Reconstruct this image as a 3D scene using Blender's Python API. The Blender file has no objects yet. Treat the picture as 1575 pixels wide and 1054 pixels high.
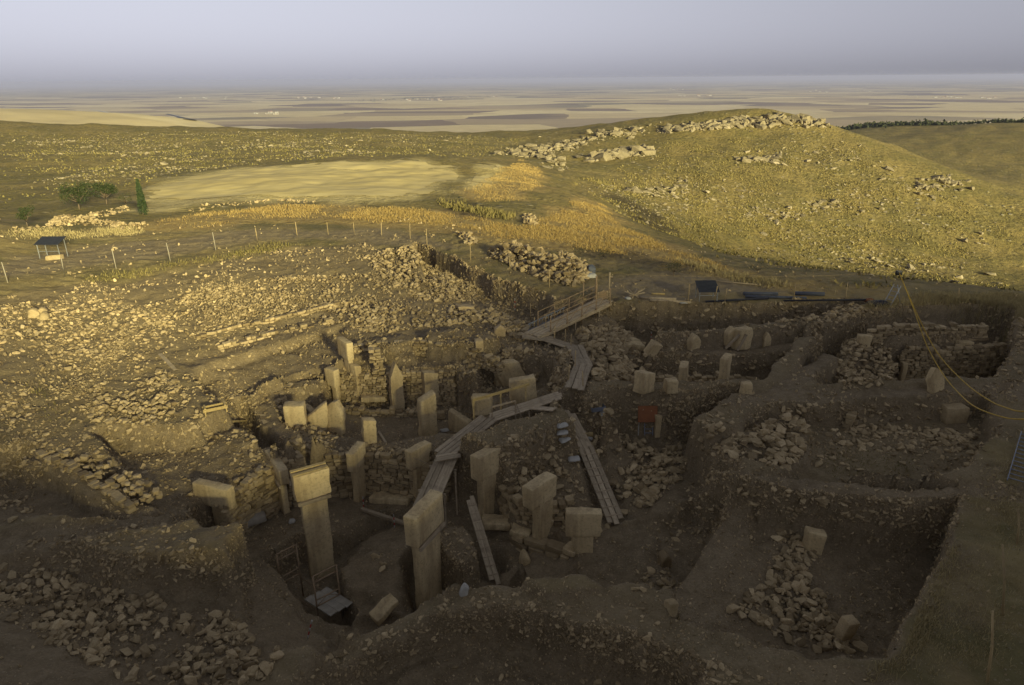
import bpy, bmesh, math, random
import numpy as np
from mathutils import Vector, Matrix, Euler

# ------------------------------------------------------------------ camera, sky, sun, exposure
SC = bpy.context.scene
COL = SC.collection
CAM = Vector((0.0, 0.0, 18.5))
PITCH, ROLL, FPX = math.radians(21.1), math.radians(0.5), 1050.0
IW, IH = 1575.0, 1054.0
cam_data = bpy.data.cameras.new('camera')
cam_data.sensor_width = 36.0
cam_data.lens = 36.0 * FPX / IW
cam_data.clip_start = 0.1
cam_data.clip_end = 200000.0
cam = bpy.data.objects.new('camera', cam_data)
COL.objects.link(cam)
_f = Vector((0, math.cos(PITCH), -math.sin(PITCH)))
_r = Vector((1, 0, 0))
_u = _r.cross(_f)
# the horizon climbs a little to the right: the camera is rolled clockwise
_r2 = _r * math.cos(ROLL) - _u * math.sin(ROLL)
_u2 = _u * math.cos(ROLL) + _r * math.sin(ROLL)
cam.matrix_world = Matrix(((_r2.x, _u2.x, -_f.x, CAM.x), (_r2.y, _u2.y, -_f.y, CAM.y),
                           (_r2.z, _u2.z, -_f.z, CAM.z), (0, 0, 0, 1)))
SC.camera = cam

SKY_STRENGTH = 0.070
SUN_EL = math.radians(11.5)
SUN_AZ = math.radians(31.0)          # light travels to the left of the view axis by this much
ldir = Vector((-math.sin(SUN_AZ) * math.cos(SUN_EL), math.cos(SUN_AZ) * math.cos(SUN_EL), -math.sin(SUN_EL)))
sun_data = bpy.data.lights.new('sun', 'SUN')
sun_data.energy = 4.05
sun_data.angle = math.radians(8.0)
sun_data.color = (1.0, 0.90, 0.48)
sun = bpy.data.objects.new('sun', sun_data)
COL.objects.link(sun)
sun.rotation_euler = ldir.to_track_quat('-Z', 'Y').to_euler()
sun.location = (60, -90, 60)

world = bpy.data.worlds.new('World')
SC.world = world
world.use_nodes = True
wn = world.node_tree
wn.nodes.clear()
w_out = wn.nodes.new('ShaderNodeOutputWorld')
w_bg = wn.nodes.new('ShaderNodeBackground')
w_sky = wn.nodes.new('ShaderNodeTexSky')
w_sky.sky_type = 'NISHITA'
w_sky.sun_disc = False
w_sky.sun_elevation = SUN_EL
w_sky.sun_rotation = math.atan2(-ldir.x, -ldir.y)
w_sky.altitude = 2000
w_sky.air_density = 2.5
w_sky.dust_density = 1.2
w_sky.ozone_density = 4.0
# a dust-veiled sky: most of its blue is washed out, evenly in all directions
w_bw = wn.nodes.new('ShaderNodeRGBToBW')
w_tint = wn.nodes.new('ShaderNodeMix'); w_tint.data_type = 'RGBA'; w_tint.blend_type = 'MULTIPLY'
w_tint.inputs['Factor'].default_value = 1.0
w_tint.inputs['B'].default_value = (0.945, 0.97, 1.14, 1)
w_mix = wn.nodes.new('ShaderNodeMix'); w_mix.data_type = 'RGBA'
w_mix.inputs['Factor'].default_value = 0.97
w_bg.inputs['Strength'].default_value = SKY_STRENGTH
wn.links.new(w_sky.outputs[0], w_bw.inputs[0])
wn.links.new(w_bw.outputs[0], w_tint.inputs['A'])
wn.links.new(w_sky.outputs[0], w_mix.inputs['A'])
wn.links.new(w_tint.outputs['Result'], w_mix.inputs['B'])
wn.links.new(w_mix.outputs['Result'], w_bg.inputs['Color'])
wn.links.new(w_bg.outputs[0], w_out.inputs['Surface'])

SC.view_settings.view_transform = 'Standard'
SC.view_settings.look = 'None'
SC.view_settings.exposure = 1.08
SC.view_settings.gamma = 1.0
SC.view_settings.use_curve_mapping = False
SC.cycles.volume_bounces = 1
SC.cycles.max_bounces = 5
SC.cycles.diffuse_bounces = 3
SC.cycles.glossy_bounces = 2

# ------------------------------------------------------------------ pixel of the photograph -> place in the world
def ray(px, py):
    v = _f * FPX + _r2 * (px - IW / 2) - _u2 * (py - IH / 2)
    return v.normalized()
def at_z(px, py, z):
    v = ray(px, py)
    t = (z - CAM.z) / v.z
    return CAM + v * t
def at_range(px, py, d):
    v = ray(px, py)
    return CAM + v * (d / math.hypot(v.x, v.y))

# ------------------------------------------------------------------ noise
def _hash(ix, iy, s):
    h = (ix.astype(np.int64) * 374761393 + iy.astype(np.int64) * 668265263 + s * 1274126177) & 0x7fffffff
    h = ((h ^ (h >> 13)) * 1103515245) & 0x7fffffff
    return ((h ^ (h >> 16)) & 0xffff) / 65535.0
def vnoise(x, y, s=0):
    ix, iy = np.floor(x), np.floor(y)
    fx, fy = x - ix, y - iy
    fx = fx * fx * (3 - 2 * fx); fy = fy * fy * (3 - 2 * fy)
    a, b = _hash(ix, iy, s), _hash(ix + 1, iy, s)
    c, d = _hash(ix, iy + 1, s), _hash(ix + 1, iy + 1, s)
    return (a * (1 - fx) + b * fx) * (1 - fy) + (c * (1 - fx) + d * fx) * fy * 1.0 - 0.5
def fbm(x, y, scale, octv=4, s=0, gain=0.5):
    v = np.zeros(np.shape(x)); a = 1.0; f = 1.0 / scale
    for k in range(octv):
        v = v + a * vnoise(x * f + 17.3 * k, y * f - 9.1 * k, s + k)
        a *= gain; f *= 2.03
    return v
def sstep(t):
    t = np.clip(t, 0, 1)
    return t * t * (3 - 2 * t)
# ------------------------------------------------------------------ the lie of the land
ctrl = []
def cz(px, py, z):
    p = at_z(px, py, z); ctrl.append((p.x, p.y, z))
def cd(px, py, d):
    p = at_range(px, py, d); ctrl.append((p.x, p.y, p.z))
for a in [(1000, 440, 5), (1250, 460, 5.1), (1400, 470, 5.4), (1575, 470, 5.5), (1575, 510, 5.3), (900, 455, 5),
          (700, 400, 5.2), (600, 372, 5.3), (400, 372, 5.6), (250, 405, 5.8), (100, 425, 6), (0, 440, 6.2),
          (250, 480, 5.0), (420, 430, 5.2), (600, 440, 4.5), (690, 470, 4.2), (270, 560, 4.2), (100, 590, 4.5), (0, 640, 4.4),
          (180, 640, 4.1), (420, 500, 4.4), (0, 520, 5.3), (760, 450, 4.8), (1040, 430, 5), (1130, 425, 4.8),
          (0, 380, 6.5), (0, 340, 6.0), (100, 350, 6), (230, 345, 5.6), (220, 320, 5), (450, 312, 5), (690, 300, 4.6),
          (250, 285, 5), (400, 260, 4.8), (620, 250, 4.6), (700, 265, 4.2), (0, 300, 4.5), (0, 230, 3.0), (150, 260, 4.0),
          (1500, 700, 4.4), (1575, 620, 4.6), (1500, 900, 4.2), (1400, 1040, 4.0), (900, 1000, 3.8), (300, 1050, 3.6), (0, 1000, 3.8), (0, 800, 3.5),
          (1200, 610, 4.4), (1560, 1050, 4.2)]:
    cz(*a)
for a in [(0, 190, 300), (300, 195, 285), (500, 200, 262), (640, 205, 250), (300, 230, 195), (520, 225, 195),
          (760, 255, 125), (800, 280, 108), (860, 300, 98), (780, 340, 72), (900, 380, 61), (1000, 400, 57), (1100, 418, 53), (1200, 440, 49),
          (900, 300, 112), (1000, 350, 105), (1100, 390, 108), (1200, 425, 116), (1300, 440, 124), (1450, 450, 128), (1575, 460, 130),
          (1000, 280, 158), (1150, 300, 163), (1300, 330, 165), (1450, 370, 165), (1575, 400, 168), (1700, 420, 168), (1700, 340, 195), (1700, 460, 130),
          (830, 205, 238), (1000, 183, 232), (1170, 169, 228), (1250, 187, 222), (1330, 217, 214), (1430, 257, 205), (1500, 286, 200), (1575, 313, 196),
          (720, 225, 200), (860, 240, 180), (1170, 205, 215), (1000, 215, 205),
          (1330, 196, 600), (1450, 193, 560), (1575, 190, 550), (1700, 188, 550), (1575, 290, 330), (1400, 232, 430), (1450, 258, 385),
          (0, 158, 1300), (200, 164, 1300), (-200, 158, 1300), (300, 182, 1000), (350, 188, 1200), (-100, 190, 310), (-100, 240, 180), (-100, 340, 70)]:
    cd(*a)
for px, d, z in [(640, 330, -6), (300, 380, -8), (0, 400, -6), (1000, 310, -4), (1170, 310, -4), (1330, 300, -14), (1500, 290, -27), (1650, 290, -32),
                 (640, 600, -45), (300, 600, -30), (0, 700, -22), (1000, 600, -45), (1200, 700, -45), (1300, 750, -40), (1450, 800, -38), (1700, 800, -30),
                 (400, 1500, -120), (600, 1100, -110), (800, 1100, -110), (1000, 1100, -110), (1200, 1300, -110), (1450, 1400, -110), (1700, 1400, -110), (0, 2000, -110), (-300, 2000, -110)]:
    p = at_range(px, 500, d); ctrl.append((p.x, p.y, z))
# west, east and north of the dig
ctrl += [(-90, 0, 5.0), (-60, 20, 5.2), (90, 0, 4.5), (60, 20, 4.6), (-60, 45, 6.2), (0, -60, 4), (60, -60, 5), (-60, -60, 3), (0, -200, 0), (200, -200, 0), (-200, -200, 0), (300, 0, 0), (-300, 0, 0), (0, -1500, -40), (-1500, 0, -60), (1500, 0, -60)]
CT = np.array(ctrl)
C2 = 6.0 ** 2
def _ker(ax, ay):
    return -np.sqrt((ax[:, None] - CT[None, :, 0]) ** 2 + (ay[:, None] - CT[None, :, 1]) ** 2 + C2)
_n = len(CT)
_A = np.zeros((_n + 1, _n + 1)); _A[:_n, :_n] = _ker(CT[:, 0], CT[:, 1]) + 0.4 * np.eye(_n); _A[:_n, _n] = 1; _A[_n, :_n] = 1
_W = np.linalg.solve(_A, np.concatenate([CT[:, 2], [0]]))
def rbf(x, y):
    x = np.asarray(x, float).ravel(); y = np.asarray(y, float).ravel(); out = np.empty(len(x))
    for i in range(0, len(x), 20000):
        out[i:i + 20000] = _ker(x[i:i + 20000], y[i:i + 20000]) @ _W[:_n] + _W[_n]
    return out
def mound(x, y):
    """height of the unseen tell summit behind the viewpoint, its crest shaped to shade the dig in the low sun"""
    top = 14.0 - 2.5 * sstep((x - 4) / 10.0) + 8.0 * sstep((x - 13) / 34.0) + np.clip((x - 50) * .05, 0, 3) - 3.0 * sstep((-x - 6) / 22.0) - 5.5 * sstep((-x - 28) / 30.0)  # crest heights chosen for where their shadow edge falls on the dig
    rise = sstep((9.0 - y) / 36.0) ** 0.9
    back = 1 - sstep((-y - 60) / 120.0)
    side = (1 - sstep((x - 110) / 80.0)) * (1 - sstep((-x - 60) / 70.0))
    return top * rise * back * side
def far_height(x, y):
    x = np.asarray(x, float); y = np.asarray(y, float); shp = x.shape
    xr, yr = x.ravel(), y.ravel()
    r = np.hypot(xr, yr)
    k = np.minimum(1.0, 1500.0 / np.maximum(r, 1))
    z = rbf(xr * k, yr * k)
    t = sstep((r - 900) / 1200.0)
    z = z * (1 - t) + (-130.0 + 8 * fbm(xr, yr, 2500, 2, 5)) * t
    left = sstep((-xr / np.maximum(r, 1) - 0.42) / 0.25) * sstep((r - 900) / 400) * (1 - sstep((r - 1400) / 900)) * (yr > 0)
    z = z + left * 70 * t
    amp = np.clip((r - 50) / 60, 0, 1) * (1 - sstep((r - 700) / 900))
    z = z + amp * ((0.8 + 0.8 * sstep((r - 150) / 100)) * fbm(xr, yr, 30, 4, 3) + 0.5 * fbm(xr, yr, 6, 3, 9) )
    z = z + mound(xr, yr)
    return z.reshape(shp)

# near grid: finer close to the camera
def spaced(a, b, fn):
    v = [a]
    while v[-1] < b: v.append(v[-1] + fn(v[-1]))
    return np.array(v)
GX = spaced(-52.0, 52.0, lambda v: 0.105 + 0.0075 * max(0, abs(v) - 12))
GY = spaced(9.0, 66.0, lambda v: 0.085 + 0.0042 * max(0, v - 20))
XX, YY = np.meshgrid(GX, GY)
HH = far_height(XX, YY)
EDGE_N = fbm(XX, YY, 1.9, 2, 21)
EDGE_F = fbm(XX, YY, 0.45, 2, 33)
WET = np.zeros_like(HH)       # how freshly dug (bare brown earth) the ground is

def sdist(poly, X, Y):
    """signed distance to a polygon, positive inside"""
    d = np.full(X.shape, 1e9); ins = np.zeros(X.shape, bool); n = len(poly)
    for i in range(n):
        (x0, y0), (x1, y1) = poly[i], poly[(i + 1) % n]
        ex, ey = x1 - x0, y1 - y0
        t = np.clip(((X - x0) * ex + (Y - y0) * ey) / (ex * ex + ey * ey + 1e-9), 0, 1)
        d = np.minimum(d, np.hypot(X - x0 - t * ex, Y - y0 - t * ey))
        c = ((y0 > Y) != (y1 > Y))
        ins ^= c & (X < (x1 - x0) * (Y - y0) / (y1 - y0 + 1e-12) + x0)
    return np.where(ins, d, -d)
def shape(pts, w=0.45, nz=0.25, dug=1.0, bump=0.10, mode=None):
    """lay a level or tilted patch whose outline is given in photo pixels with heights"""
    global HH
    P = [at_z(p[0], p[1], p[2]) for p in pts]
    xy = [(p.x, p.y) for p in P]
    xs = [p[0] for p in xy]; ys = [p[1] for p in xy]; m = w + 1.2
    i0, i1 = np.searchsorted(GX, [min(xs) - m, max(xs) + m]); j0, j1 = np.searchsorted(GY, [min(ys) - m, max(ys) + m])
    if i1 - i0 < 2 or j1 - j0 < 2: return
    s = (slice(j0, j1), slice(i0, i1))
    X, Y = XX[s], YY[s]
    sd = sdist(xy, X, Y) + nz * 1.6 * EDGE_N[s] + nz * 0.3 * EDGE_F[s]
    t_ = np.clip(1 + sd / (w * .46), 0, 1); mask = .55 * t_ + .45 * sstep(t_)
    A = np.array([[p.x, p.y, 1] for p in P]); b = np.array([p.z for p in P])
    if max(b) - min(b) < 0.05:
        T = np.full(X.shape, b.mean())
    else:
        wsum = 0; T = 0
        for p in P:
            k = 1.0 / ((X - p.x) ** 2 + (Y - p.y) ** 2 + 0.4) ** 1.3
            wsum = wsum + k; T = T + k * p.z
        T = T / wsum
    T = T + bump * fbm(X, Y, 1.3, 4, 41)
    h = HH[s]
    if mode == 'max': T = np.maximum(T, h)
    if mode == 'min': T = np.minimum(T, h)
    HH[s] = h * (1 - mask) + T * mask
    WET[s] = WET[s] * (1 - mask) + dug * mask
def ridge(pts, half, w=0.5, nz=0.2, dug=1.0, bump=0.1, mode='max'):
    """a bank or wall body along a line of (px, py, top z)"""
    P = [at_z(*p) for p in pts]
    for a, b in zip(P[:-1], P[1:]):
        n = Vector((-(b.y - a.y), b.x - a.x, 0)).normalized() * half
        e = (b - a).normalized() * half * 0.6; e.z = 0
        shape_world([a - n - e, b - n + e, b + n + e, a + n - e], w, nz, dug, bump, mode)
def shape_world(P, w, nz, dug, bump, mode):
    xy = [(p.x, p.y) for p in P]
    xs = [p[0] for p in xy]; ys = [p[1] for p in xy]; m = w + 1.2
    i0, i1 = np.searchsorted(GX, [min(xs) - m, max(xs) + m]); j0, j1 = np.searchsorted(GY, [min(ys) - m, max(ys) + m])
    if i1 - i0 < 2 or j1 - j0 < 2: return
    s = (slice(j0, j1), slice(i0, i1)); X, Y = XX[s], YY[s]
    sd = sdist(xy, X, Y) + nz * 1.6 * EDGE_N[s] + nz * 0.3 * EDGE_F[s]
    t_ = np.clip(1 + sd / (w * .46), 0, 1); mask = .55 * t_ + .45 * sstep(t_); wsum = 0; T = 0
    for p in P:
        k = 1.0 / ((X - p.x) ** 2 + (Y - p.y) ** 2 + 0.4) ** 1.3
        wsum = wsum + k; T = T + k * p.z
    T = T / wsum + bump * fbm(X, Y, 1.3, 4, 41); h = HH[s]
    if mode == 'max': T = np.maximum(T, h)
    if mode == 'min': T = np.minimum(T, h)
    HH[s] = h * (1 - mask) + T * mask
    WET[s] = WET[s] * (1 - mask) + dug * mask

_site = [at_z(*p) for p in [(-200, 470, 6), (0, 455, 6), (250, 425, 5.8), (400, 385, 5.6), (560, 375, 5.3), (660, 400, 5.2), (760, 450, 5), (930, 470, 5), (1290, 468, 5), (1340, 490, 5.2), (1600, 500, 5.4), (1600, 640, 4.6), (1480, 760, 4.3), (1440, 1000, 4.1), (1300, 1100, 4), (-200, 1100, 4)]]
WET += .75 * sstep(.5 + (sdist([(p.x, p.y) for p in _site], XX, YY) + 2.5 * EDGE_N) / 2.0)
# ---- the dig, region by region: (photo x, photo y, height)
# general dug-over ground inside the site
shape([(560, 470, 4.3), (700, 440, 4.3), (760, 470, 3.6), (830, 500, 3.6), (860, 560, 3.6), (840, 640, 3.0), (700, 700, 2.3), (450, 690, 2.4), (330, 620, 3.2), (300, 560, 4.0), (400, 510, 4.2)], 2.0, .4)
# strip along the far left cut, below the fence (a long spoil trench)
shape([(640, 400, 3.9), (700, 425, 3.8), (760, 462, 3.4), (840, 488, 3.3), (850, 505, 3.4), (790, 505, 3.4), (720, 470, 3.8), (660, 440, 4.2)], .55, .25)
# back pit with the two tall stones (far right of centre)
shape([(905, 520, 2.6), (960, 524, 2.4), (1060, 527, 2.4), (1150, 527, 2.4), (1270, 522, 2.5), (1300, 505, 3.2), (1330, 485, 4.4), (1270, 512, 3.4), (1240, 545, 2.5), (1100, 560, 2.4), (940, 560, 2.5)], .55, .3)
# slope of stones from the gate down to the walkway
shape([(860, 490, 3.6), (905, 478, 4.4), (935, 480, 4.5), (975, 520, 3.2), (1000, 555, 2.7), (985, 600, 2.6), (905, 600, 3.0), (885, 560, 3.3), (850, 530, 3.5)], .9, .3)
# pit with the two slender pillars
shape([(990, 588, 2.3), (1000, 577, 2.3), (1100, 575, 2.3), (1200, 570, 2.3), (1232, 560, 2.4), (1200, 590, 2.3), (1165, 640, 2.3), (1000, 640, 2.3), (930, 630, 2.5), (930, 600, 2.6)], .5, .25)
# baulk between those two pits
shape([(965, 541, 3.7), (1050, 536, 3.9), (1150, 535, 3.9), (1240, 528, 4.0), (1260, 520, 4.2), (1275, 528, 4.2), (1245, 538, 4.0), (1150, 545, 3.9), (1050, 546, 3.8), (975, 548, 3.5)], .5, .15)
# walled cell at the right
shape([(1270, 560, 2.6), (1330, 545, 2.5), (1480, 540, 2.4), (1535, 545, 2.6), (1540, 590, 2.5), (1500, 640, 2.5), (1330, 640, 2.5), (1250, 640, 2.5), (1230, 610, 2.6)], .5, .2)
shape([(1300, 520, 4.5), (1340, 512, 5.0), (1400, 508, 5.1), (1500, 505, 5.1), (1535, 510, 5.1), (1532, 522, 4.6), (1400, 525, 4.5), (1320, 540, 4.0)], .5, .15)
# stony rise between the cell and the pillar pit
shape([(1300, 530, 4.4), (1350, 525, 4.5), (1370, 560, 3.7), (1350, 600, 3.1), (1290, 610, 3.0), (1285, 575, 3.5)], .6, .25)
# diagonal narrow baulk with the light face
shape([(1268, 545, 4.3), (1290, 550, 4.3), (1225, 600, 4.35), (1200, 612, 4.4), (1172, 606, 4.4)], .45, .1)
# long baulk right across the middle
shape([(850, 606, 4.3), (880, 601, 4.3), (960, 602, 4.3), (1050, 604, 4.4), (1160, 600, 4.4), (1260, 598, 4.4), (1400, 594, 4.5), (1600, 588, 4.7), (1600, 618, 4.6), (1430, 616, 4.5), (1300, 617, 4.4), (1200, 622, 4.35), (1130, 624, 4.3), (1050, 612, 4.3), (960, 612, 4.3), (900, 622, 4.1), (850, 630, 3.6)], .45, .15)
# pit with the orange board
shape([(945, 668, 1.7), (980, 678, 1.6), (1060, 682, 1.6), (1110, 668, 1.8), (1135, 655, 2.2), (1090, 690, 1.7), (1060, 712, 1.6), (960, 712, 1.5), (900, 690, 2.0), (890, 660, 2.5)], .5, .2)
# wide shallow trench right of it
shape([(1150, 662, 3.5), (1180, 650, 3.5), (1300, 652, 3.3), (1450, 648, 3.3), (1505, 640, 3.4), (1515, 700, 3.3), (1470, 745, 3.3), (1400, 760, 3.3), (1250, 752, 3.3), (1120, 722, 3.4)], .5, .2, .8)
# rubble rise on its left rim
shape([(1085, 690, 3.4), (1150, 660, 3.9), (1215, 640, 4.1), (1245, 660, 3.9), (1240, 705, 3.7), (1180, 718, 3.7), (1090, 712, 3.5)], .5, .25)
# enclosure C: upper terraces
shape([(305, 600, 3.2), (330, 570, 3.6), (420, 545, 3.6), (520, 512, 3.7), (540, 540, 3.6), (500, 570, 3.1), (400, 600, 2.9), (350, 640, 2.8)], .8, .15)
shape([(400, 640, 2.3), (410, 615, 2.5), (500, 582, 2.9), (560, 560, 3.2), (700, 555, 3.3), (770, 575, 3.2), (790, 620, 3.0), (740, 690, 2.4), (560, 700, 2.2), (470, 690, 2.2), (420, 665, 2.3)], .6, .15)
# enclosure C: floor
shape([(430, 640, 1.5), (445, 622, 1.6), (500, 612, 1.4), (540, 622, 1.1), (600, 625, 1.0), (700, 622, 1.0), (735, 640, 1.0), (750, 668, 1.0), (720, 705, 1.0), (620, 712, 1.0), (540, 700, 1.2), (470, 672, 1.5)], .4, .12)
# ditch outside the low crescent wall, then the wall's own bank
shape([(372, 650, 1.7), (398, 662, 1.6), (430, 692, 1.5), (490, 716, 1.6), (470, 730, 1.7), (410, 712, 1.8), (362, 672, 1.9)], .6, .15)
ridge([(497, 586, 2.95), (450, 594, 2.85), (415, 605, 2.75), (404, 625, 2.65), (418, 650, 2.6), (450, 672, 2.5), (490, 686, 2.3)], .42, .5, .1)
# ground in front of the lumps of fill
shape([(640, 540, 3.2), (700, 548, 3.2), (770, 545, 3.2), (780, 565, 3.1), (640, 562, 3.2)], .5, .15)
# dark hollow right of it
shape([(745, 590, 2.0), (800, 580, 2.0), (850, 590, 2.1), (850, 620, 2.1), (780, 640, 2.0), (735, 630, 2.0)], .5, .2)
# lumps of uncut fill behind enclosure C
shape([(655, 512, 4.2), (700, 505, 4.4), (760, 510, 4.3), (766, 520, 4.2), (730, 530, 4.2), (660, 528, 4.1)], .45, .2)
shape([(560, 522, 4.0), (620, 515, 4.1), (640, 522, 4.1), (600, 535, 4.0)], .5, .2)
# left: trench cut into the rubble slope
shape([(-120, 745, 2.6), (40, 735, 2.6), (150, 745, 2.5), (220, 745, 2.5), (270, 770, 2.5), (270, 800, 2.5), (200, 815, 2.6), (60, 820, 2.6), (-120, 840, 2.8)], .9, .25)
shape([(160, 690, 3.0), (240, 690, 2.9), (340, 690, 2.9), (420, 690, 2.5), (410, 735, 2.4), (340, 770, 2.3), (270, 790, 2.5), (200, 740, 2.8)], 1.0, .3)
ridge([(60, 700, 3.6), (110, 725, 3.5), (160, 755, 3.3), (212, 790, 3.0)], .45, .6, .2)
# rubble shelf at the lower left
shape([(-160, 900, 3.2), (0, 862, 2.9), (110, 880, 2.5), (200, 910, 2.2), (300, 920, 1.9), (370, 930, 1.7), (430, 1000, 1.7), (420, 1060, 2.2), (300, 1100, 2.8), (0, 1100, 3.4), (-160, 1060, 3.6)], .9, .3)
# baulk across the left with its pebbly face
shape([(-160, 835, 3.5), (0, 826, 3.4), (90, 812, 3.3), (200, 800, 3.2), (270, 790, 3.1), (288, 802, 3.0), (292, 826, 2.7), (250, 818, 3.0), (120, 832, 3.2), (0, 852, 3.3), (-160, 870, 3.5)], .75, .15)
shape([(312, 850, 1.7), (345, 838, 1.6), (380, 850, 1.6), (388, 872, 1.5), (330, 874, 1.6)], .5, .15)
# everything right of D lies low
shape([(745, 800, .4), (790, 765, 1.4), (860, 725, 1.8), (960, 715, 1.7), (1060, 730, 1.7), (1125, 775, 2.3), (1100, 850, 1.6), (1040, 930, 1.0), (950, 940, .8), (850, 900, .3)], 1.0, .3)
# enclosure D: floor, then the deeper holes round the central pillars
shape([(350, 848, .5), (378, 815, .35), (430, 782, .3), (500, 762, .2), (560, 757, .1), (640, 768, .1), (700, 775, .3), (745, 800, .2), (800, 835, .3), (870, 842, .8), (930, 838, 1.0), (925, 875, .6), (860, 900, .2), (760, 930, -.2), (690, 975, -.2), (560, 1000, 0), (470, 985, .4), (410, 930, .7), (380, 885, .8)], .55, .2)
shape([(420, 900, -.9), (460, 868, -.9), (520, 856, -.9), (560, 832, -.7), (600, 806, -.5), (622, 806, -.5), (600, 830, -.7), (560, 860, -.9), (530, 900, -1.0), (560, 960, -1.1), (540, 1000, -1.1), (480, 985, -1.0)], .4, .15)
shape([(520, 875, .5), (560, 850, .6), (625, 818, .6), (645, 850, .55), (620, 900, .45), (620, 950, .3), (580, 985, .2), (545, 925, .4)], .45, .15)
shape([(625, 905, -1.0), (640, 880, -.9), (690, 880, -.9), (720, 900, -.8), (700, 975, -.9), (640, 985, -1.0)], .4, .15)
shape([(672, 822, 1.7), (690, 806, 1.9), (715, 815, 1.7), (728, 850, 1.3), (712, 868, 1.3), (686, 850, 1.6)], .45, .12)
shape([(690, 975, -.1), (760, 1012, .2), (900, 1015, .5), (1000, 1015, .8), (1065, 990, 1.0), (1040, 930, 1.0), (950, 900, .8), (860, 895, .3), (760, 925, -.1)], .5, .2)
shape([(470, 985, .3), (560, 1065, .2), (640, 1040, 0), (690, 975, -.1), (560, 960, -.2)], .5, .2)
# dirt slope at the left foreground of D
shape([(375, 905, 1.5), (395, 880, 1.3), (415, 905, 1.0), (470, 960, .9), (520, 1000, 1.1), (520, 1040, 2.3), (430, 1050, 2.2), (390, 985, 1.7)], .6, .15)
# right side of D: buried stone, slopes
shape([(880, 838, 1.1), (930, 820, 1.3), (985, 812, 1.2), (1000, 850, 1.1), (960, 890, .9), (900, 880, .8)], .7, .25)
shape([(765, 770, 1.6), (800, 740, 2.0), (860, 700, 2.5), (930, 690, 2.3), (1040, 700, 1.9), (1060, 740, 1.6), (990, 790, 1.3), (950, 800, 1.2), (880, 800, 1.2), (830, 790, 1.2)], .7, .35)
# hollow between D and the big trench
shape([(950, 905, .9), (985, 840, 1.0), (1060, 800, 1.1), (1100, 815, 1.2), (1085, 860, 1.1), (1030, 920, 1.0), (985, 950, 1.0)], .9, .25)
# big trench lower right
shape([(1150, 790, 2.3), (1250, 800, 2.1), (1400, 815, 1.9), (1445, 830, 1.8), (1425, 920, 1.7), (1375, 1010, 1.7), (1330, 1100, 1.7), (1150, 1090, 1.8), (1030, 1020, 1.9), (1060, 925, 2.2), (1115, 850, 2.4)], .5, .15)
shape([(1128, 765, 3.0), (1160, 780, 2.5), (1130, 850, 2.4), (1060, 945, 2.2), (1030, 935, 2.2), (1085, 850, 2.5)], .7, .2)
# baulk between the shallow and the big trench
shape([(1085, 716, 3.9), (1150, 726, 4.0), (1300, 745, 4.05), (1400, 752, 4.1), (1490, 748, 4.2), (1600, 748, 4.4), (1600, 775, 4.3), (1475, 765, 4.15), (1380, 768, 4.05), (1250, 758, 4.0), (1140, 740, 3.9), (1095, 730, 3.8)], .5, .15)
# foreground pit and the curved baulk between it and D
shape([(560, 1050, 2.0), (640, 1015, 2.0), (730, 985, 2.0), (790, 980, 2.0), (930, 1020, 2.0), (1040, 1065, 2.1), (1000, 1200, 2.0), (600, 1200, 2.0), (520, 1090, 2.1)], 2.0, .2)
shape([(470, 1030, 2.4), (540, 990, 2.8), (620, 945, 3.2), (700, 912, 3.4), (760, 902, 3.5), (850, 902, 3.6), (930, 915, 3.6), (1010, 940, 3.7), (1150, 985, 3.8), (1330, 1030, 3.9), (1420, 1060, 4.0), (1300, 1080, 4.0), (1100, 1032, 3.8), (960, 975, 3.7), (860, 940, 3.6), (760, 928, 3.5), (700, 940, 3.3), (600, 985, 2.9), (500, 1045, 2.4)], .55, .15, .8)
shape([(815, 895, 3.9), (850, 880, 4.0), (900, 884, 3.9), (920, 905, 3.7), (860, 912, 3.7)], .5, .15, .5)

shape([(485, 990, .1), (560, 1000, .1), (575, 930, .1), (515, 920, .1)], .4, .1, mode='min')
for x_, y_, r_, z_ in ((-5.28, 16.5, .5, 1.6), (-12.2, 22.4, .9, 2.4), (-11.7, 22.9, .6, 1.6), (-12.9, 28.2, 1.4, 2.9), (-10.6, 27.4, .6, 2.5)):
    shape_world([Vector((x_ + r_ * math.cos(k_ * 1.0472), y_ + r_ * math.sin(k_ * 1.0472), z_)) for k_ in range(6)], .5, .1, 1.0, .08, 'min')
_cr = [at_z(*p) for p in [(560, 975, 2.9), (620, 945, 3.2), (700, 912, 3.4), (760, 902, 3.5), (800, 900, 3.55)]]
_up = [Vector((p.x, p.y, 0)).normalized() for p in _cr]
shape_world([Vector((p.x, p.y, .1)) + u * .45 for p, u in zip(_cr, _up)] + [Vector((p.x, p.y, -.3)) + u * 2.6 for p, u in list(zip(_cr, _up))[::-1]], .9, .1, 1.0, .08, 'min')
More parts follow.
